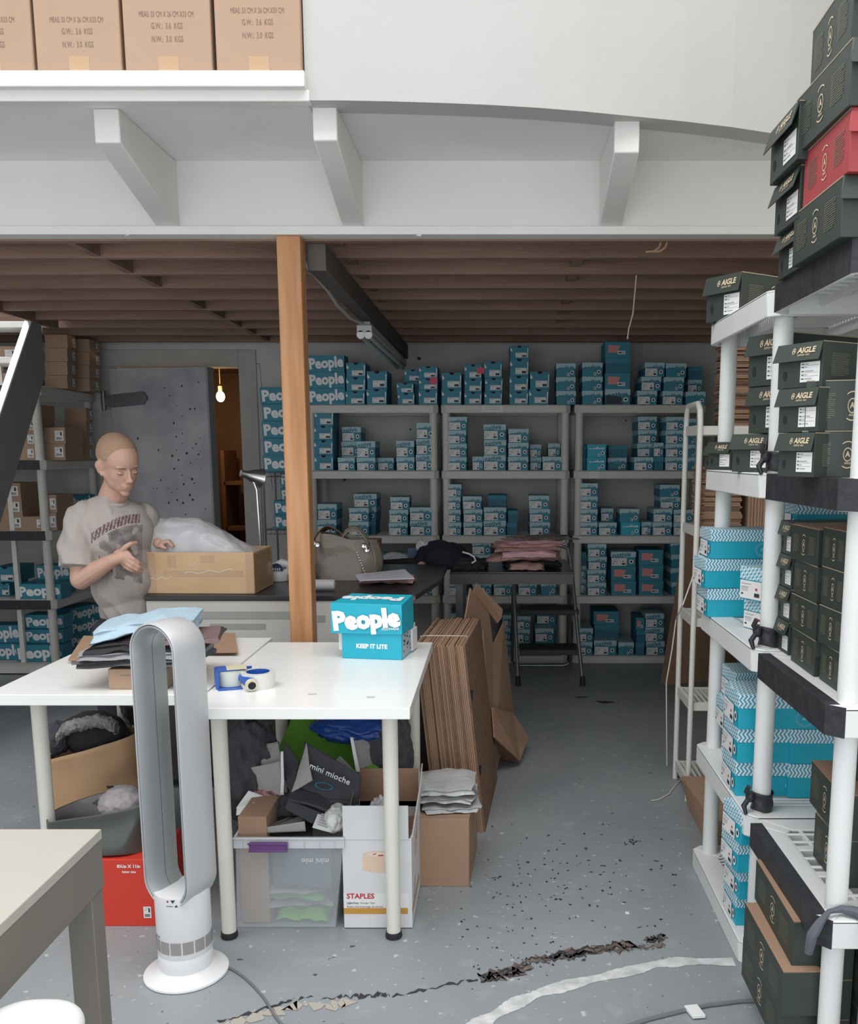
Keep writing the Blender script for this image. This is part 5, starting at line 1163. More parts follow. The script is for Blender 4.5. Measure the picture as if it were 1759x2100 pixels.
mb = MB(); mb.tube([(-.76+.006*sin(k*1.6), 3.67, JB-.10+.012*k) for k in range(12)], .006, 6); single('coil_cable', mb, chrome, 'short coiled metal cable beside the top of the wooden post', 'cable')
p = atY(1300, 575, 4.4); mb = MB(); mb.tube([(p.x, 4.33, JB+.01), (p.x, 4.36, 2.2), (p.x-.002, 4.4, 2.1), (p.x-.02, 4.4, 2.03), (p.x-.025, 4.4, 1.985)], .003, 6); single('hanging_wire', mb, cream_pl, 'thin wire dangling from the joists at right', 'wire')
for px_, py_, lab in ((1330, 540, 'short curved pipe hanging from the joists at right'), (1380, 494, 'short bent pipe at the loft edge, right side')):
    p = atZ(px_, py_, 2.20); mb = MB(); yj = min(jy, key=lambda q: abs(q-p.y))+.02; mb.tube([(p.x-.03, yj, p.z+.02), (p.x, yj, p.z+.022), (p.x+.02, yj, p.z+.035), (p.x+.03, yj, JB+.01)], .004, 8); single('pipe_hook', mb, card_mid, lab, 'hook')
for px_, py_, lab in ((258, 480, 'white hook screwed under the loft edge at left'), (855, 482, 'white bent hook under the loft edge right of the post')):
    p = atY(px_, py_, 3.6); mb = MB(); mb.tube([(p.x, 3.6, 2.262), (p.x, 3.595, p.z), (p.x+.012, 3.59, p.z-.004), (p.x+.02, 3.59, p.z+.006)], .004, 8); single('hook', mb, fan_white, lab, 'hook')

# cartons on the loft ledge
for i, (a, b, yw) in enumerate(((-98, 77, .4), (83, 256, 0), (263, 440, .3), (448, 622, -.3))):
    z = 2.5905; Y = 3.0; x0_ = Xat(a, Y, z); x1_ = Xat(b, Y, z)
    t = thing('carton', 'brown taped shipping carton on the loft ledge, %s' % ('cut off by the left frame edge', 'second from the left', 'third from the left', 'rightmost beside the white wall')[i], 'cardboard box', ((x0_+x1_)/2, Y-.02, z), R(yw), 'shipping cartons on the loft ledge')
    w = x1_-x0_; mb = MB(); mb.box(-w/2, w/2, 0, .3, 0, .335); put('carton', mb, card_lt, t, bevel=.004)
    mb = MB(); mb.box(-.03, .03, -.0006, 0, 0, .04); mb.box(-.03, .03, -.0006, 0, .20, .335); put('packing_tape', mb, packtape, t, smooth=False)
    mb = MB(); dz = (.140, .140, .155, .165)[i]
    text(mb, 'MEAS: 33 CM X 26 CM X33 CM', 1, FR(0, -.001, dz), width=w*.62, sx=.55); text(mb, 'G.W.:  3.6  KGS', 1, FR(0, -.001, dz-.032), width=w*.36, sx=.6); text(mb, 'N.W.:  3.0  KGS', 1, FR(0, -.001, dz-.068), width=w*.36, sx=.6)
    put('stencil', mb, ink_brown, t, smooth=False)

# ================================================================ UNDER THE TABLES
def sheet(P4, nx, ny, amp, seed, fr=6., bulge=(0, 0, 0), mb=None, mi=0):
    mb = mb or MB(); P4 = [Vector(p) for p in P4]; B = Vector(bulge)
    n_ = (P4[1]-P4[0]).cross(P4[3]-P4[0]).normalized()
    def f(u, v):
        p = P4[0].lerp(P4[1], u).lerp(P4[3].lerp(P4[2], u), v)+B*(4*u*(1-u))*(4*v*(1-v))**.5
        q = noise.noise(p*fr+Vector((seed*3.1, seed, 0))); q2 = noise.noise(p*fr*2.7+Vector((seed, 9, 0)))
        return p+n_*amp*((abs(q)-.25)*2+q2*.4)
    return mb.grid(f, nx, ny, mi=mi)
def openbag(name, label, cat, c, wx, wy, ztl, ztr, m_out, m_in, seed, amp=.012, flare=1.1, rz=0, n=64, trim=None, group=None, extra=None):
    t = thing(name, label, cat, c, rz, group); mb = MB()
    def f(u, v):
        a = 2*pi*u; cx_ = (1 if cos(a) > 0 else -1)*abs(cos(a))**.45; sy_ = (1 if sin(a) > 0 else -1)*abs(sin(a))**.45
        fl_ = 1+(flare-1)*v; x = cx_*wx/2*fl_; y = sy_*wy/2*fl_; zt = ztl+(ztr-ztl)*(cx_+1)/2
        q = nzv((x*9, y*9, v*zt*9), 1, seed)*amp+abs(nzv((x*5, y*5, v*zt*5), 1, seed+3))*amp
        return (x+q*cx_*2*(v > 0), y+q*2*(v > 0), zt*v)
    mb.grid(f, n, 24, cu=True); mb.f.append(tuple(i*24 for i in range(n))[::-1]); mb.m.append(0)
    put('bag_body', mb, m_out, t, solid=.002, ang=60)
    mb = MB(); mb.grid(lambda u, v: (lambda p: (p[0]*.985, p[1]*.985, p[2]-.002))(f(u, .35+.65*v)), n, 16, cu=True); put('lining', mb, m_in, t, ang=60)
    return t
# red letter-size carton
a = Xat(178, 2.71, .02); b = Xat(326, 2.71, .02); zt = atY(250, 1763, 2.71).z
t = thing('letter_box', 'red letter-size carton standing on the floor behind the tower fan', 'box', ((a+b)/2, 2.71, 0))
w = b-a; mb = MB(); mb.box(-w/2, w/2, 0, .24, 0, zt); put('carton', mb, red_card, t, bevel=.002)
mb = MB(); text(mb, '8½in X 11in', 1, FR(Xat(263, 2.71, zt)-(a+b)/2, -.001, zt-.022), bold=.035, width=.072); text(mb, 'letter size', 1, FR(Xat(263, 2.71, zt)-(a+b)/2, -.001, zt-.040), bold=.03, width=.042)
text(mb, 'EXPRESS', 1, FR(Xat(321, 2.71, .1)-(a+b)/2, -.001, .09) @ Matrix.Rotation(pi/2, 4, 'Z'), bold=.02, width=.05); put('lettering', mb, white_print, t, smooth=False)
x = Xat(302, 2.71, .06)-(a+b)/2; sticker(t, x-.012, x+.012, .028, .066, -.001, 4)
# grey-green carrier bag and kraft bag behind it
c = Xat(214, 2.85, .4); zb_ = zt+.002; zl_, zr_ = atY(105, 1675, 2.80).z-zb_, atY(300, 1640, 2.80).z-zb_
openbag('carrier_bag', 'dark grey-green paper carrier bag, open, behind the red carton', 'bag', (c, 2.835, zb_), .285, .20, zl_, zr_, bag_green, bag_in, 3, .014, 1.08)
p = atY(228, 1590, 2.98); mb = MB(); q = [atY(218, 1612, 2.92), atY(230, 1640, 2.88), atY(243, 1658, 2.84), atY(250, 1668, 2.82)]
for i in range(3): a_, b_ = q[i], q[i+1]; mb.quad(a_, a_+Vector((.026, 0, .0)), b_+Vector((.026, 0, 0)), b_)
single('bag_strap', mb, [tape_black], 'black ribbon handle hanging inside the grey-green carrier bag', 'strap', solid=.002)
heap('white_cloth', 'crumpled pale cloth inside the grey-green carrier bag', 'cloth', ((c+.06), 2.84, zb_+zr_-.10), (.07, .06, .06), bag_in, 5, .15, 2, False)
c2 = Xat(195, 3.32, .4); zl2, zr2 = atY(90, 1566, 3.24).z, atY(305, 1508, 3.24).z
openbag('paper_bag', 'brown kraft paper bag stuffed with a dark coat under the left table', 'bag', (c2+.0, 3.32, 0), .335, .18, zl2, zr2, paperbag, card_in, 6, .008, 1.06)
hz = (zl2+zr2)/2
p = atY(190, 1520, 3.33); heap('dark_coat', 'dark coat with fur-trimmed hood stuffed in the kraft paper bag', 'coat', (p.x-.01, 3.37, hz-.07), (.125, .07, .085), c_black, 11, .08, 1.4, False)
p = atY(112, 1535, 3.3); heap('dark_glove', 'dark padded glove at the left of the kraft paper bag', 'glove', (p.x, 3.33, hz-.05), (.045, .05, .06), cloth('dark_slate_quilt', (.06, .065, .075)), 13, .15, 2, False)
mb = MB(); pts = [atY(a_, b_, 3.29) for a_, b_ in ((120, 1512), (133, 1495), (155, 1488), (180, 1481), (203, 1478), (225, 1484), (240, 1494))]
pts = dense(pts, 6); mb.grid(lambda u, v: (lambda P_, a_: P_+Vector((0, cos(a_)*1.0, sin(a_)))*(.022+.010*nzv((u*40, v*14, 0), 1, 3)+.004*random.random()))(pts[min(int(u*(len(pts)-1)+.5), len(pts)-1)], 2*pi*v), len(pts), 26, cv=True)
single('fur_trim', mb, c_fur, 'grey faux-fur hood trim arching over the dark coat', 'fur trim', ang=80)
p = atY(285, 1480, 3.45); heap('dark_bag', 'black glossy bag hanging in shadow under the left table', 'bag', (p.x, 3.46, .42), (.07, .06, .11), mat('black_vinyl', (.03, .028, .035), .3, .4, 5), 15, .2, 1.6, False)

# storage bin
YB = 2.70; xa, xb = Xat(486, YB, 0), Xat(688, YB, 0); zt = atY(600, 1716, YB-.01).z; xta, xtb = Xat(478, YB-.012, zt), Xat(706, YB-.012, zt)
t = thing('storage_bin', 'translucent plastic storage bin with purple latch between the table legs', 'storage bin', ((xa+xb)/2, YB+.16, 0))
o_ = t.location; D_ = .33
mb = MB()
def ring4(x0, x1, y0, y1, z): return [(x0-o_.x, y0-o_.y, z), (x1-o_.x, y0-o_.y, z), (x1-o_.x, y1-o_.y, z), (x0-o_.x, y1-o_.y, z)]
A = ring4(xa, xb, YB, YB+D_, .002); B = ring4(xta+.006, xtb-.006, YB-.008, YB+D_+.01, zt-.03)
mb.add(A+B, [(0, 3, 2, 1), (0, 1, 5, 4), (1, 2, 6, 5), (2, 3, 7, 6), (3, 0, 4, 7)]); put('tub', mb, bin_clear, t, solid=.0025, bevel=.008)
mb = MB()
for (x0, x1, y0, y1) in ((xta, xtb, YB-.016, YB-.010), (xta, xtb, YB+D_+.01, YB+D_+.016), (xta, xta+.006, YB-.012, YB+D_+.012), (xtb-.006, xtb, YB-.012, YB+D_+.012)): mb.box(x0-o_.x, x1-o_.x, y0-o_.y, y1-o_.y, zt-.036, zt)
for k in range(7): x = xta+.03+(xtb-xta-.06)*k/6-o_.x; mb.box(x, x+.003, YB-.019-o_.y, YB-.016-o_.y, zt-.034, zt-.002)
mb.box(xta-o_.x, xtb-o_.x, YB-.02-o_.y, YB-.008-o_.y, zt-.006, zt)
put('rim', mb, bin_rim, t, bevel=.002)
mb = MB(); a_, b_ = Xat(510, YB-.03, zt), Xat(588, YB-.03, zt); mb.box(a_-o_.x, b_-o_.x, YB-.034-o_.y, YB-.020-o_.y, zt-.038, zt-.012); mb.box(a_-.004-o_.x, b_+.004-o_.x, YB-.037-o_.y, YB-.033-o_.y, zt-.016, zt-.010); mb.box(a_-.002-o_.x, b_+.002-o_.x, YB-.036-o_.y, YB-.03-o_.y, zt-.040, zt-.034); put('latch', mb, purple, t, bevel=.002)
# contents
gbn = 'folded fabric bags in the storage bin'
xm_ = (xa+xb)/2
mb = MB(); mb.box(xa+.012, xa+.10, YB+.02, YB+.2, .006, zt+.052); single('cardboard_box', mb, card, 'brown carton standing in the left of the storage bin', 'cardboard box', bevel=.002)
mb = MB(); sheet([(xa+.115, YB+.022, .13), (xb-.012, YB+.018, .12), (xb-.008, YB+.022, zt-.03), (xa+.105, YB+.03, zt-.03)], 24, 20, .006, 4, mb=mb)
s0 = len(mb.v); text(mb, 'mini mio', 1, FR(xb-.058, YB+.006, zt-.085) @ Matrix.Rotation(pi, 4, 'Z'), 1, bold=.02, width=.085)
single('fabric_bag', mb, [mat('slate_nonwoven', (.10, .13, .17), .8, .2, 30), white_print], 'slate blue-grey fabric bag with upside-down white lettering inside the bin', 'fabric bag', gbn, solid=.002)
for i, (z0, m_, lab) in enumerate(((.008, lime, 'bright green folded fabric bag at the bottom of the bin'), (.055, greybag, 'pale folded fabric bag above the green one in the bin'), (.082, mat('mint_fabric', (.15, .42, .16), .8), 'mint green folded fabric bag in the bin'), (.100, greybag, 'pale folded bag topmost of the lower stack in the bin'))):
    garment('fabric_bag', lab, (xm_+.045-.01*i, YB+.11, z0), .16+.03*(i > 0), .16, .040 if i == 0 else .022, m_, 50+i, R((-2, 4, -4, 3)[i]), 2, curl=.2, group=gbn)
def wp(px, py, Y): return atY(px, py, Y)
z0 = zt-.01
mb = MB(); sheet([wp(533, 1703, 2.74), wp(625, 1700, 2.74), wp(622, 1672, 2.86), wp(540, 1690, 2.86)], 18, 10, .004, 2, mb=mb); sheet([wp(531, 1708, 2.73), wp(627, 1704, 2.73), wp(625, 1684, 2.73), wp(545, 1696, 2.73)], 18, 6, .002, 3, mb=mb); sheet([wp(535, 1703, 2.75), wp(560, 1690, 2.8), wp(618, 1666, 2.9), wp(600, 1672, 2.9)], 10, 8, .002, 5, mb=mb)
single('folded_bag', mb, [greybag], 'grey folded fabric bag with pale piping lying over the bin rim', 'fabric bag', gbn, solid=.004)
mb = MB(); sheet([wp(530, 1715, 2.76), wp(640, 1715, 2.76), wp(645, 1660, 2.98), wp(560, 1660, 2.98)], 20, 14, .01, 7, mb=mb); single('folded_bag', mb, [charcoal], 'charcoal fabric bag beneath the grey folded one in the bin', 'fabric bag', gbn, solid=.006)
mb = MB(); P4 = [wp(640, 1697, 2.73), wp(680, 1708, 2.74), wp(692, 1680, 2.80), wp(653, 1665, 2.80)]; mb.quad(*P4)
e = Vector((0, -.002, .0005))
for v in (.25, .4, .55, .7, .85): A_, B_ = P4[0].lerp(P4[3], v), P4[1].lerp(P4[2], v); mb.quad(A_.lerp(B_, .2)+e, A_.lerp(B_, .75)+e, A_.lerp(B_, .75)+e*1+Vector((0, 0, .004)), A_.lerp(B_, .2)+e+Vector((0, 0, .004)), 1)
single('printed_card', mb, [stick_white, ink_soft], 'white printed card propped in the bin beside the carton', 'card', solid=.001, smooth=False)
p = wp(690, 1700, 2.8); heap('white_bag', 'crumpled white paper at the right corner of the storage bin', 'paper', (p.x+.0, 2.80, zt-.03), (.035, .06, .04), stick_white, 23, .16, 1.5, False)
# heap of bags behind the bin
for (px, py, Y, r, m_, sd, nm_, lab) in (
    (515, 1580, 3.02, (.085, .10, .20), charcoal, 31, 'dark_bag', 'black fabric heap beside the table leg behind the bin'),
    (555, 1640, 2.95, (.06, .06, .045), mat('maroon_pink_stripe', (.60, .36, .33), .9, 1, 40, .4, 60, col2=(.10, .02, .03), stretch=(1, 1, 2)), 33, 'striped_cloth', 'maroon and pink patterned cloth behind the storage bin'),
    (590, 1660, 2.93, (.10, .07, .05), charcoal, 35, 'dark_bag', 'charcoal fabric bags heaped at the back of the storage bin'),
    (790, 1560, 3.15, (.09, .08, .16), charcoal, 37, 'dark_bag', 'dark fabric heap behind the taller white carton')):
    p = wp(px, py, Y); heap(nm_, lab, 'fabric', (p.x, Y, max(p.z-r[2], .001) if sd != 31 else .16), r, m_, sd, .25, 2.1, False)
mb = MB(); mb.box(xa-.0, Xat(800, 3.0, .2), 2.98+.0, 3.3, 0.0, .16); 
def fbag(name, label, polys, m_list, solid=.003, seed=1, amp=.008, txt=None):
    mb = MB()
    for i, (P4, mi) in enumerate(polys): sheet([wp(*q) for q in P4], 20, 20, amp, seed+i, 7., mb=mb, mi=mi)
    if txt: txt(mb)
    return single(name, mb, m_list, label, 'fabric bag', 'fabric bags heaped behind the bin', solid=solid, ang=60)
fbag('fabric_bag', 'lime green fabric bag leaning high under the nearer table', [(((560, 1560, 3.12), (775, 1590, 3.05), (800, 1470, 3.32), (600, 1470, 3.32)), 0), (((720, 1500, 3.22), (790, 1520, 3.2), (775, 1585, 3.03), (740, 1570, 3.03)), 0), (((722, 1515, 3.06), (785, 1512, 3.12), (778, 1560, 3.1), (733, 1583, 3.0)), 1), (((718, 1512, 3.02), (724, 1512, 3.02), (738, 1583, 2.98), (730, 1583, 2.98)), 2)], [lime, greybag, stick_white], seed=3)
fbag('fabric_bag', 'pale grey fabric bag lining folded open left of the lettered bag', [(((505, 1570, 2.93), (590, 1630, 2.92), (570, 1520, 2.98), (530, 1530, 2.98)), 0), (((508, 1615, 2.93), (580, 1635, 2.90), (576, 1560, 2.92), (495, 1578, 2.93)), 0), (((575, 1630, 2.895), (582, 1630, 2.895), (582, 1540, 2.92), (577, 1540, 2.92)), 1)], [greybag, stick_white], seed=8)
def mm(mb):
    A = wp(640, 1567, 2.872); B = wp(717, 1600, 2.852); d = (B-A); an = math.atan2(d.z, d.x); c_ = (A+B)/2
    text(mb, 'mini mioche', 1, Matrix.Translation(c_+Vector((0, -.018, 0))) @ Matrix.Rotation(math.atan2(d.y, d.x), 4, 'Z') @ Matrix.Rotation(pi/2, 4, 'X') @ Matrix.Rotation(an, 4, 'Z'), 2, bold=.005, width=d.length*1.05)
    E_ = wp(664, 1612, 2.84)
    for k in range(18):
        q, r_ = 2*pi*k/18, 2*pi*(k+1)/18; g = lambda a_, s_: E_+Vector((cos(a_)*.030*s_, 0, sin(a_)*.013*s_-.005*cos(a_)*s_)); mb.quad(g(q, .8), g(r_, .8), g(r_, 1), g(q, 1), 3)
fbag('fabric_bag', 'charcoal fabric bag with white mini lettering leaning behind the bin', [(((608, 1660, 2.84), (735, 1650, 2.84), (740, 1590, 2.87), (625, 1520, 2.92)), 0), (((597, 1625, 2.83), (640, 1600, 2.83), (627, 1522, 2.90), (618, 1560, 2.88)), 1), (((600, 1672, 2.80), (720, 1672, 2.82), (735, 1640, 2.84), (606, 1640, 2.84)), 0), (((576, 1572, 2.95), (600, 1640, 2.88), (612, 1560, 2.94), (585, 1520, 2.98)), 0)], [charcoal, greybag, white_print, mat('blue_oval_print', (.03, .16, .26), .6)], seed=14, txt=mm)
fbag('fabric_bag', 'folded charcoal bag with partly hidden lettering above the bin rim', [(((590, 1640, 2.79), (700, 1668, 2.79), (712, 1650, 2.85), (597, 1612, 2.86)), 0), (((585, 1660, 2.78), (640, 1690, 2.77), (660, 1668, 2.80), (590, 1640, 2.80)), 0)], [charcoal], solid=.008, seed=22, txt=None)
fbag('fabric_bag', 'narrow grey-white fabric bag edge beside the lime bag', [(((685, 1562, 3.0), (725, 1602, 2.95), (735, 1590, 2.95), (697, 1550, 3.0)), 0)], [greybag], seed=25, amp=.003)
fbag('white_paper', 'white papers sticking up behind the carton in the bin', [(((484, 1658, 2.86), (532, 1650, 2.86), (540, 1632, 2.9), (510, 1622, 2.9)), 0), (((484, 1672, 2.82), (505, 1668, 2.82), (522, 1645, 2.84), (486, 1655, 2.84)), 0)], [stick_white], seed=27, amp=.004)
p = wp(745, 1490, 3.3); heap('plastic_bag', 'blue plastic bag tucked under the nearer tabletop', 'plastic bag', (p.x, 3.16, .455), (.155, .10, .055), royal, 41, .15, 1.8, False)
mb = MB(); q = wp(560, 1560, 3.6); mb.box(xa-.05, -.15, 3.70, 3.8, 0, .62); single('shade_panel', mb, mat('shade_black', (.03, .026, .026), .8), 'near-black panel standing in for shade behind the bags under the bench front', 'panel', smooth=False)  # added near-black sheet, paints the deep shade under the bench
for i, (px_, Y_) in enumerate(()): pass

# STAPLES carton
YS = 2.695; xa, xb = Xat(706, YS, .0), Xat(846, YS, .0); hb = atY(780, 1720, YS).z; xt0, xt1 = Xat(705, YS, hb), Xat(843, YS, hb); DD = .32
t = thing('tape_carton', 'white open carton printed with a tape roll and red store lettering', 'cardboard box', ((xa+xb)/2, YS, 0)); o_ = t.location
w = xb-xa; mb = MB(); th = .004
mb.box(-w/2, w/2, 0, th, 0, hb); mb.box(-w/2, w/2, DD-th, DD, 0, hb); mb.box(-w/2, -w/2+th, th, DD-th, 0, hb); mb.box(w/2-th, w/2, th, DD-th, 0, hb); mb.box(-w/2, w/2, 0, DD, 0, .004); put('carton', mb, white_card, t, bevel=.001)
mb = MB(); fh = atY(780, 1652, YS).z; mb.box(-w/2+.004, w/2-.008, -.003, .0, hb-.002, fh); put('front_flap', mb, white_card, t, bevel=.001)
rf = [(w/2, .02, hb-.004), (w/2, DD-.01, hb-.004), (w/2+.010, DD-.01, hb+.135), (w/2+.016, .17, hb+.12), (w/2+.004, .05, hb+.03)]
mb = MB(); mb.prism(rf, (.002, 0, 0)); put('side_flap', mb, white_card, t)
mb = MB(); mb.prism([(x-.0022, y, z) for x, y, z in rf], (.0015, 0, 0)); mb.box(-w/2+th, w/2-th, DD-.004, DD-.002, hb-.02, hb+.115); mb.prism([(-w/2, .01, hb), (-w/2, DD, hb), (-w/2+.01, DD, hb+.10), (-w/2+.012, .16, hb+.09)], (.002, 0, 0)); mb.box(-w/2+th, w/2-th, th, DD-th, hb-.06, hb-.055); mb.box(-w/2+th, w/2-th, th, th+.002, .1, hb-.003); put('brown_inside', mb, card, t)
mb = MB(); mb.quad((-w/2, -.0006, .065), (w/2-.010, -.0006, .065), (w/2-.010, -.0006, .118), (-w/2, -.0006, .118)); put('label_panel', mb, stick_white, t, smooth=False)
z1, z2 = atY(760, 1838, YS).z, atY(760, 1855, YS).z; xs = -w/2+.008
mb = MB(); text(mb, 'STAPLES', 1, FR(-w/2+.010, -.0012, z1), 0, bold=.03, width=.086, align='LEFT')
put('store_lettering', mb, red_print, t, smooth=False)
mb = MB(); text(mb, 'Light-Duty', 1, FR(xs+.002, -.0012, z1-.022), 0, bold=.02, width=.037, align='LEFT'); text(mb, 'Storage Tape', 1, FR(xs+.044, -.0012, z1-.022), 0, width=.044, align='LEFT'); text(mb, "Ruban d'entreposage de service", 1, FR(xs+.002, -.0012, z1-.034), 0, width=.112, align='LEFT')
for yy, zz in ((.06, .10), (.16, .26)): text(mb, 'STAPLES', 1, RT(w/2+.0012, .02+yy, zz, R(42) if zz < .2 else R(60)), 0, bold=.03, width=.07)
put('small_lettering', mb, ink, t, smooth=False)
mb = MB(); zo = atY(760, 1868, YS).z; mb.quad((-w/2, -.0008, zo-.010), (w/2-.014, -.0008, zo-.010), (w/2-.014, -.0008, zo+.010), (-w/2, -.0008, zo+.010)); mb.quad((w/2+.0008, .0, zo-.010), (w/2+.0008, DD*.75, zo-.006), (w/2+.0008, DD*.75, zo+.012), (w/2+.0008, 0, zo+.010)); put('ochre_band', mb, orange_band, t, smooth=False)
mb = MB(); cxr, czr = Xat(776, YS, .2)-o_.x, atY(763, 1768, YS).z
mb.add([(cxr+.048*cos(pi*k/14), -.0008, czr+.026+.010*sin(pi*k/14)) for k in range(15)]+[(cxr-.048+.096*k/14, -.0008, czr-.024-.010*sin(pi*k/14)) for k in range(15)], [tuple(range(30))])
mb.add([(w/2+.0008, .15+.045*cos(2*pi*k/20), .215+.04*sin(2*pi*k/20)) for k in range(20)], [tuple(range(20))]); put('tape_picture', mb, tape_beige, t, smooth=False)
mb = MB(); mb.add([(cxr+.036*cos(2*pi*k/20), -.0012, czr+.026+.0065*sin(2*pi*k/20)) for k in range(20)], [tuple(range(20))], 1); mb.quad((cxr-.016, -.0016, czr+.024), (cxr-.006, -.0016, czr+.026), (cxr-.006, -.0016, czr+.029), (cxr-.016, -.0016, czr+.027)); mb.quad((cxr+.0, -.0016, czr+.020), (cxr+.016, -.0016, czr+.021), (cxr+.016, -.0016, czr+.025), (cxr, -.0016, czr+.024)); mb.quad((w/2+.0012, .15, .225), (w/2+.0012, .158, .225), (w/2+.0012, .165, .25), (w/2+.0012, .157, .25)); put('red_marks', mb, [red_print, mat('pale_beige_print', (.78, .66, .56), .6)], t, smooth=False)
p = wp(780, 1645, 2.80); heap('clear_wrap', 'crumpled clear plastic wrap inside the white tape carton', 'plastic', (p.x, 2.80, hb-.05), (.035, .05, .06), film, 51, .35, 2.6, False)
# brown box with film packs
xa, xb = Xat(880, 2.98, 0), Xat(962, 2.98, 0); zt = atY(930, 1680, 2.98).z
mb = MB(); mb.hexa([(xa-.06, 2.98, 0), (xb, 2.98, 0), (xb+.02, 3.3, 0), (xa-.04, 3.3, 0), (xa-.06, 2.98, zt), (xb, 2.98, zt), (xb+.02, 3.3, zt), (xa-.04, 3.3, zt)]); single('cardboard_box', mb, [card], 'plain brown carton under a stack of plastic mailers by the table leg', 'cardboard box', bevel=.002)
fm = mat('grey_white_film', (.56, .57, .57), .22, .4, 9, .5, 25)
for i, (dx, dy, w_, d_, h_, yw) in enumerate(((-.01, .0, .19, .20, .016, 6), (-.02, .03, .19, .2, .022, -3), (-.03, .05, .20, .22, .026, 3))):
    garment('plastic_mailers', ('lowest bundle of white plastic mailers on the plain brown carton', 'middle bundle of folded plastic mailers on the plain brown carton', 'topmost clear-wrapped bundle of plastic mailers by the table leg')[i], ((xa+xb)/2+dx+.01, 3.13+dy*.6, zt+.001+.026*i), w_, d_, h_, fm, 60+i, R(yw), 3, curl=.3, sag=.6, group='bundles of plastic mailers')
# strapped cardboard bundle
t = thing('cardboard_bundle', 'strapped upright bundle of flat brown cardboard boxes right of the white table', 'flat cardboard', (-.13, 3.8, 0), 0)
n = 27; mb = MB(); hgt = .735
br_ = Vector((-.052, 3.44, 0)); 
for k in range(n):
    off = -.0072*k; j = random.uniform(-.006, .006); jz = random.uniform(-.006, .004)
    xb0, xb1 = -.048+off, .000+off; tl_ = -.078
    def pt(x, y, z): return (x+tl_*(z/hgt), y+.06*(z/hgt), z)
    y0_, y1_ = 3.44+j, 4.05+j; th = .0060
    mb.hexa([pt(xb0-th, y0_, .0), pt(xb0, y0_, .0), pt(xb1, y1_, .0), pt(xb1-th, y1_, .0), pt(xb0-th, y0_, hgt+jz), pt(xb0, y0_, hgt+jz), pt(xb1, y1_, hgt+jz), pt(xb1-th, y1_, hgt+jz)], 0 if k % 5 else 1)
put('cardboard_sheets', mb, [card_mid, card_dk], t, smooth=False, world=True)
mb = MB(); q = [(-.047, 3.62, .02), (-.047-.078, 3.68, hgt+.002), (-.047-.078-.185, 3.68, hgt+.003), (-.25, 3.62, .05)]
mb.tube(dense([Vector(p) for p in q], 6), .0025, 6); put('strap', mb, mat('pale_strap', (.62, .55, .45), .4), t, world=True)
mb = MB()
for z in (.22, .52): mb.box(-.052-.105*z-.001, -.048-.105*z+.001+.006, 3.47+.06*z, 3.50+.06*z, z, z+.03)
put('slots', mb, black_void, t, smooth=False, world=True)
def slab(name, lab, pix, m_, th=.006, off=(0, 0, 0)):
    Q = [wp(*q) for q in pix]; nrm = (Q[1]-Q[0]).cross(Q[-1]-Q[0]).normalized()*th; mb = MB(); mb.prism(Q, nrm); return single(name, mb, m_, lab, 'flat cardboard', smooth=False)
slab('flat_carton', 'brown cardboard flap sticking up behind the strapped bundle, left one', [(953, 1275, 4.10), (965, 1206, 4.15), (1003, 1258, 4.35), (1012, 1330, 4.4), (1000, 1345, 4.35)], card_mid)
slab('flat_carton', 'brown cardboard flap behind the strapped bundle, right pointed one', [(972, 1215, 4.42), (978, 1196, 4.45), (1031, 1250, 4.55), (1028, 1268, 4.55), (1020, 1278, 4.52)], card_mid)
slab('flat_carton', 'tall opened cardboard panel leaning behind the strapped bundle', [(990, 1270, 4.30), (1010, 1328, 4.40), (1033, 1275, 4.60), (1053, 1460, 4.62), (1012, 1600, 4.05), (1000, 1600, 4.02)], card_mid)
slab('flat_carton', 'splayed cardboard flap touching the floor beside the strapped bundle', [(1010, 1450, 4.12), (1052, 1462, 4.50), (1084, 1512, 4.45), (1066, 1560, 4.20), (1014, 1512, 4.02)], card_mid)
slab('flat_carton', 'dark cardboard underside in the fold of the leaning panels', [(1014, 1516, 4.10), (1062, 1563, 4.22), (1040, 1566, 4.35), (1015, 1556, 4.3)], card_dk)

# ================================================================ PERSON
def cap(mb, p, q, r0, r1=None, n=16):
    r1 = r0 if r1 is None else r1; mb.cyl(p, q, r0, r1, n); mb.ell(p, (r0*.999,)*3, n, 10); mb.ell(q, (r1*.999,)*3, n, 10)
def chain(mb, pts, rs, n=14):
    for i in range(len(pts)-1): cap(mb, pts[i], pts[i+1], rs[i], rs[i+1], n)
def remesh(mb, vox, smooth_it=3, fn=None, name='m'):
    me = mb.mesh(name, []); o = bpy.data.objects.new(name, me); COL.objects.link(o)
    m_ = o.modifiers.new('r', 'REMESH'); m_.mode = 'VOXEL'; m_.voxel_size = vox
    s_ = o.modifiers.new('s', 'SMOOTH'); s_.iterations = smooth_it; s_.factor = .5
    dg = bpy.context.evaluated_depsgraph_get(); r = bpy.data.meshes.new_from_object(o.evaluated_get(dg)); bpy.data.objects.remove(o)
    if fn:
        data = [(v.co.copy(), v.normal.copy()) for v in r.vertices]
        for v, (c_, n_) in zip(r.vertices, data): v.co = fn(c_, n_)
    return r
YP = 3.90
hc = wp(243, 952, YP-.02)
HR = Matrix.Translation(hc) @ Matrix.Rotation(R(48), 4, 'Z') @ Matrix.Rotation(R(20), 4, 'X') @ Matrix.Rotation(R(-4), 4, 'Y') @ Matrix.Scale(1.02, 4)
body = MB()
def H_(c, r, rot=None): s0 = len(body.v); body.ell(c, r, 24, 16, rot); body.xf(HR, s0)
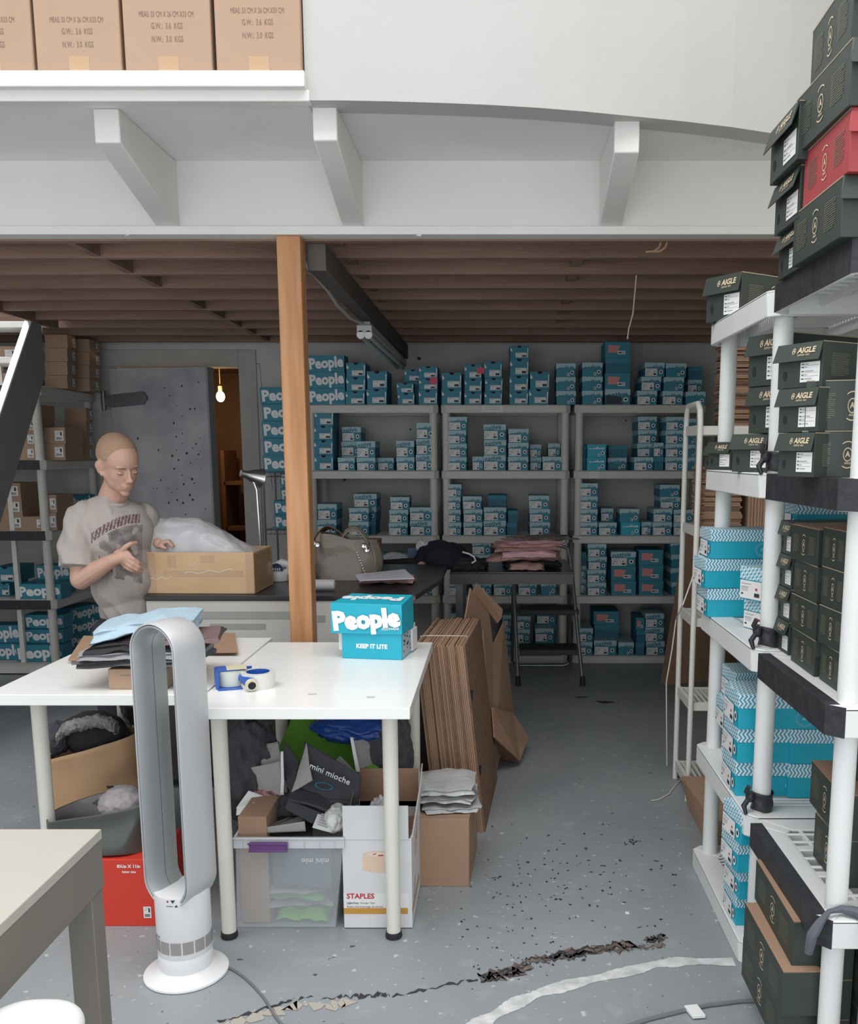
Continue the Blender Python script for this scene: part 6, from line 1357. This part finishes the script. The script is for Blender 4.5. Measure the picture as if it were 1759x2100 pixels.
H_((0, .016, .034), (.074, .097, .088)); H_((0, -.014, .030), (.068, .078, .076)); H_((0, -.026, -.022), (.060, .064, .080)); H_((0, -.012, -.040), (.064, .052, .050)); H_((0, -.034, -.072), (.046, .048, .034)); H_((0, -.064, -.098), (.021, .020, .016)); H_((0, -.072, -.060), (.027, .020, .030))
for s in (-1, 1):
    H_((s*.034, -.053, -.030), (.021, .019, .024)); H_((s*.037, -.030, -.058), (.019, .034, .030))
    H_((s*.071, .010, -.010), (.007, .017, .030), (.2, 0, s*-.45)); H_((s*.0765, .014, -.004), (.006, .017, .022), (.2, 0, s*-.45)); H_((s*.068, .002, -.036), (.007, .009, .011))
    H_((s*.028, -.081, .014), (.022, .009, .006)); H_((s*.030, -.0745, -.006), (.0145, .0125, .0105)); H_((s*.010, -.101, -.036), (.0075, .009, .0065))
H_((0, -.090, -.012), (.0070, .013, .028), (-.30, 0, 0)); H_((0, -.108, -.032), (.0095, .011, .0085)); H_((0, -.096, -.024), (.008, .012, .014)); H_((0, -.088, -.0615), (.020, .011, .0052)); H_((0, -.086, -.0705), (.017, .011, .0060))
nb = wp(230, 1028, YP+.03); cap(body, hc+Vector((-.008, .02, -.05)), nb, .052, .060)
ch = wp(232, 1095, YP+.03); md = wp(252, 1190, YP+.05); hp = wp(276, 1285, YP+.09)
def E3(c, r, rz=0): body.ell(c, r, 24, 16, (0, 0, rz))
rs, ls = wp(172, 1062, YP-.03), wp(292, 1058, YP+.12)
for (c_, r_) in ((ch, (.14, .10, .16)), (md, (.12, .095, .14)), (hp, (.115, .09, .11))): E3(c_, r_, R(35))
cap(body, rs, ls, .055, .055)
re_, rw = wp(166, 1188, YP-.10), wp(232, 1148, YP-.14)
chain(body, [rs, re_, re_.lerp(rw, .4), rw], [.054, .043, .040, .026])
# right hand: wrist at rw, gripping the carton's side flap
pc = wp(252, 1142, YP-.13); body.ell((pc.x, pc.y, pc.z), (.044, .016, .034), 20, 12, (0, R(12), R(-6)))
def fing(pxs, rr): chain(body, [wp(*q) for q in pxs], rr, 10)
fy = YP-.13
fing([(245, 1135, fy), (258, 1121, fy-.01), (268, 1115, fy-.005), (279, 1113, fy+.02)], [.013, .011, .0095, .008])      # thumb on top
fing([(262, 1138, fy), (273, 1146, fy-.012), (283, 1153, fy+.0), (290, 1158, fy+.03)], [.0105, .0092, .0085, .0072])
fing([(260, 1146, fy), (272, 1156, fy-.012), (284, 1163, fy+.0), (292, 1168, fy+.03)], [.0105, .0092, .0085, .0072])
fing([(256, 1153, fy), (268, 1162, fy-.010), (281, 1169, fy+.0), (290, 1174, fy+.028)], [.010, .0088, .0080, .007])
fing([(252, 1157, fy+.01), (262, 1166, fy), (272, 1171, fy+.005), (281, 1174, fy+.025)], [.009, .0078, .0072, .0062])
cap(body, rw, wp(250, 1143, fy), .025, .024)
# left arm reaching behind the carton
le_, lw = wp(318, 1150, YP+.24), wp(318, 1120, YP+.12); lw = Vector((lw.x, lw.y, max(lw.z, BT+.14)))
chain(body, [ls, le_, le_.lerp(lw, .4), lw], [.052, .042, .038, .026]); lp = lw+Vector((.03, -.03, .015)); cap(body, lw, lp, .025, .026)
for k in range(4): b0 = lp+Vector((.02, -.01+.018*k-.02, .005)); chain(body, [b0, b0+Vector((.03, -.004, .006)), b0+Vector((.048, -.004, -.014))], [.010, .009, .0075], 10)
chain(body, [lp+Vector((0, -.02, -.01)), lp+Vector((.02, -.035, -.01)), lp+Vector((.038, -.036, -.018))], [.011, .0095, .008], 10)
# legs
kn = []
for s, dx, dy in ((-1, -.075, -.05), (1, .055, .06)):
    h0 = hp+Vector((dx, dy, -.06)); k0 = Vector((h0.x-.01, h0.y-.03, .48)); a0 = Vector((h0.x-.01, h0.y+.02, .08)); kn.append((h0, k0, a0)); chain(body, [h0, k0, a0], [.078, .056, .036]); cap(body, a0+Vector((0, .03, -.045)), a0+Vector((.05, -.12, -.048)), .034, .026)
hinv = HR.inverted()
def facefix(co, nrm):
    q = hinv @ co
    if q.length < .16:
        for s in (-1, 1):
            d2 = ((q.x-s*.031)/.018)**2+((q.z-.0035)/.007)**2
            if q.y < -.05: co = co+(HR.to_3x3() @ Vector((0, 1, 0)))*(.0055*math.exp(-d2))
            d3 = ((q.x-s*.014)/.006)**2+((q.z+.004)/.012)**2
            if q.y < -.05: co = co+(HR.to_3x3() @ Vector((0, 1, 0)))*(.003*math.exp(-d3))
        if q.y < -.06: co = co+(HR.to_3x3() @ Vector((0, 1, 0)))*(.003*math.exp(-(q.x/.022)**2-((q.z+.0645)/.002)**2))
    return co
me = remesh(body, .0033, 4, facefix, 'body')
hv = {v.index for v in me.vertices if (hinv @ v.co).length < .135 and (hinv @ v.co).z < .04 and abs((hinv @ v.co).x) < .066 and not (abs((hinv @ v.co).x) < .022 and (hinv @ v.co).y < -.07) and not ((hinv @ v.co).y < -.062 and (hinv @ v.co).z > -.016 and abs((hinv @ v.co).x) < .038)}
nbv = {i: [] for i in hv}
for e_ in me.edges:
    a_, b_ = e_.vertices
    if a_ in hv: nbv[a_].append(b_)
    if b_ in hv: nbv[b_].append(a_)
for it in range(14):
    new = {i: sum((me.vertices[j].co for j in n_), Vector())/len(n_) for i, n_ in nbv.items() if n_}
    for i, c_ in new.items(): me.vertices[i].co = me.vertices[i].co.lerp(c_, .6)
o = bpy.data.objects.new('person', None); me.materials.append(skin)
t = thing('person', 'person with cropped blond hair and grey printed t-shirt handling the open carton', 'person', (hp.x, hp.y, 0)); bpy.data.objects.remove(o)
put('body', me, None, t, world=True, ang=180)
# hair: thin shell over the skull
mb = MB(); s0 = 0
def hf(u, v):
    a = 2*pi*u; th = v*R(96)
    fr = max(0, -sin(a)); lim = R(96)*(1-.40*fr**1.5)
    lim = R(108)-R(24)*max(0, -sin(a))**1.4-R(12)*abs(cos(a))**8
    th = v*lim; k = 1.002+.008*(1-v**4)
    return Vector((.0752*sin(th)*cos(a)*k, .016+.0982*sin(th)*sin(a)*k, .034+.0892*cos(th)*k))
mb.grid(hf, 48, 20, cu=True); mb.xf(HR); put('hair', mb, hairm, t, world=True, ang=180)
mb = MB()
for s in (-1, 1):
    mb.tube([(s*.013, -.0895, .0135), (s*.024, -.0905, .0165), (s*.038, -.0855, .0165), (s*.048, -.0755, .012)], [.0016, .0026, .0022, .0010], 8)
mb.xf(HR); put('eyebrows', mb, mat('brow_hair', (.20, .12, .07), .8), t, world=True)
mb = MB()
for s in (-1, 1): mb.tube([(s*.017, -.0805, -.007), (s*.024, -.0858, -.0112), (s*.034, -.0858, -.0115), (s*.043, -.0785, -.007)], [.0006, .0014, .0014, .0006], 6)
mb.xf(HR); put('eyelids', mb, mat('lash', (.11, .06, .05), .7), t, world=True)
mb = MB(); mb.ell((0, -.0950, -.0620), (.0165, .0036, .0026)); mb.ell((0, -.0930, -.0685), (.0140, .0036, .0030)); mb.xf(HR); put('lips', mb, mat('lips', (.50, .24, .20), .55), t, world=True)
# t-shirt
sh = MB()
def S3(c, r, rz=R(35)): sh.ell(c, r, 28, 18, (0, 0, rz))
sh_top = wp(232, 1050, YP+.03)
S3(sh_top, (.135, .09, .062)); S3(ch, (.162, .122, .17)); S3(wp(240, 1145, YP+.04), (.148, .118, .15)); S3(md, (.132, .118, .15)); S3(wp(262, 1240, YP+.07), (.112, .115, .12)); S3(wp(273, 1280, YP+.09), (.105, .115, .10))
cap(sh, rs+Vector((.006, 0, .006)), ls, .062, .060); chain(sh, [rs, rs.lerp(re_, .5)+Vector((-.012, 0, .0)), rs.lerp(re_, .80)+Vector((-.010, 0, 0))], [.066, .078, .084]); chain(sh, [ls, ls.lerp(le_, .75)], [.062, .072])
cap(sh, nb+Vector((0, 0, -.05)), nb+Vector((0.0, -.002, -.02)), .078, .068)
hemp = rs.lerp(re_, .80)+Vector((-.010, 0, 0)); hemd = (re_-rs).normalized()
def wrk(co, nrm):
    q = co-ch; u = q.x*cos(.5)+q.z*.5
    w_ = .013*noise.noise(Vector((co.x*6+co.z*9, co.y*6, co.z*4-co.x*6)))-.019*abs(noise.noise(Vector((co.x*12+co.z*8, co.y*8, co.z*3))))+.005+.005*sin(75*(co.x*.85+co.z*.55)+6*noise.noise(co*4))*max(0, min(1, (.98-co.z)*0+.6))*(1 if abs(q.x+.08) < .12 else .35)
    co = co+nrm*w_
    # flatten the sleeve hem
    d = (co-hemp).dot(hemd)
    if d > 0 and (co-hemp).length < .13: co = co-hemd*d*.93
    if co.z < hp.z-.055: co.z = hp.z-.055
    return co
me = remesh(sh, .0048, 6, wrk, 'tshirt')
for q in (shirtm, shirt_maroon, shirt_dark, stick_white): me.materials.append(q)
# print on the chest, chosen by where the cloth lies on the body
for p_ in me.polygons:
    c_ = p_.center
    if p_.normal.y > .25: continue
    zc_ = c_.y*cos(PIT)-(c_.z-H)*sin(PIT); px_ = CX+FOC*c_.x/zc_; py_ = CY-FOC*(c_.y*sin(PIT)+(c_.z-H)*cos(PIT))/zc_
    yl = 1063+.0042*(px_-285)**2
    if 187 < px_ < 287 and yl-9 < py_ < yl+9+(287-px_)*.02: p_.material_index = 1 if (px_*.9+py_*.18) % 6.2 < 4.6 else 0
    elif 203 < px_ < 292 and yl+13 < py_ < 1196-.18*(290-px_) and px_ > 190+.35*(1200-py_)*.3 and noise.noise(Vector((px_*.045, py_*.045, 3))) > -.28+.3*(px_ < 222): p_.material_index = 2
put('tshirt', me, None, t, world=True, ang=180)
mb = MB(); N_ = (hc-nb).normalized(); a_ = N_.orthogonal().normalized(); b_ = N_.cross(a_); cc_ = nb+Vector((.002, -.008, -.004))
nn = Vector((.10, -.12, 1)).normalized(); a_ = nn.orthogonal().normalized(); b_ = nn.cross(a_)
mb.grid(lambda u, v: cc_+(a_*cos(2*pi*u)+b_*sin(2*pi*u))*(.069+.004*cos(2*pi*v))+nn*(.0085*sin(2*pi*v)), 48, 10, cu=True, cv=True); put('collar', mb, shirtm, t, world=True, ang=180)
tr = MB()
for h0, k0, a0 in kn: chain(tr, [h0+Vector((0, 0, .03)), k0, a0], [.092, .072, .056])
tr.ell(hp+Vector((-.01, 0, -.06)), (.125, .115, .09), 24, 14, (0, 0, R(35)))
me = remesh(tr, .008, 4, None, 'trousers'); me.materials.append(trousers); put('trousers', me, None, t, world=True, ang=180)
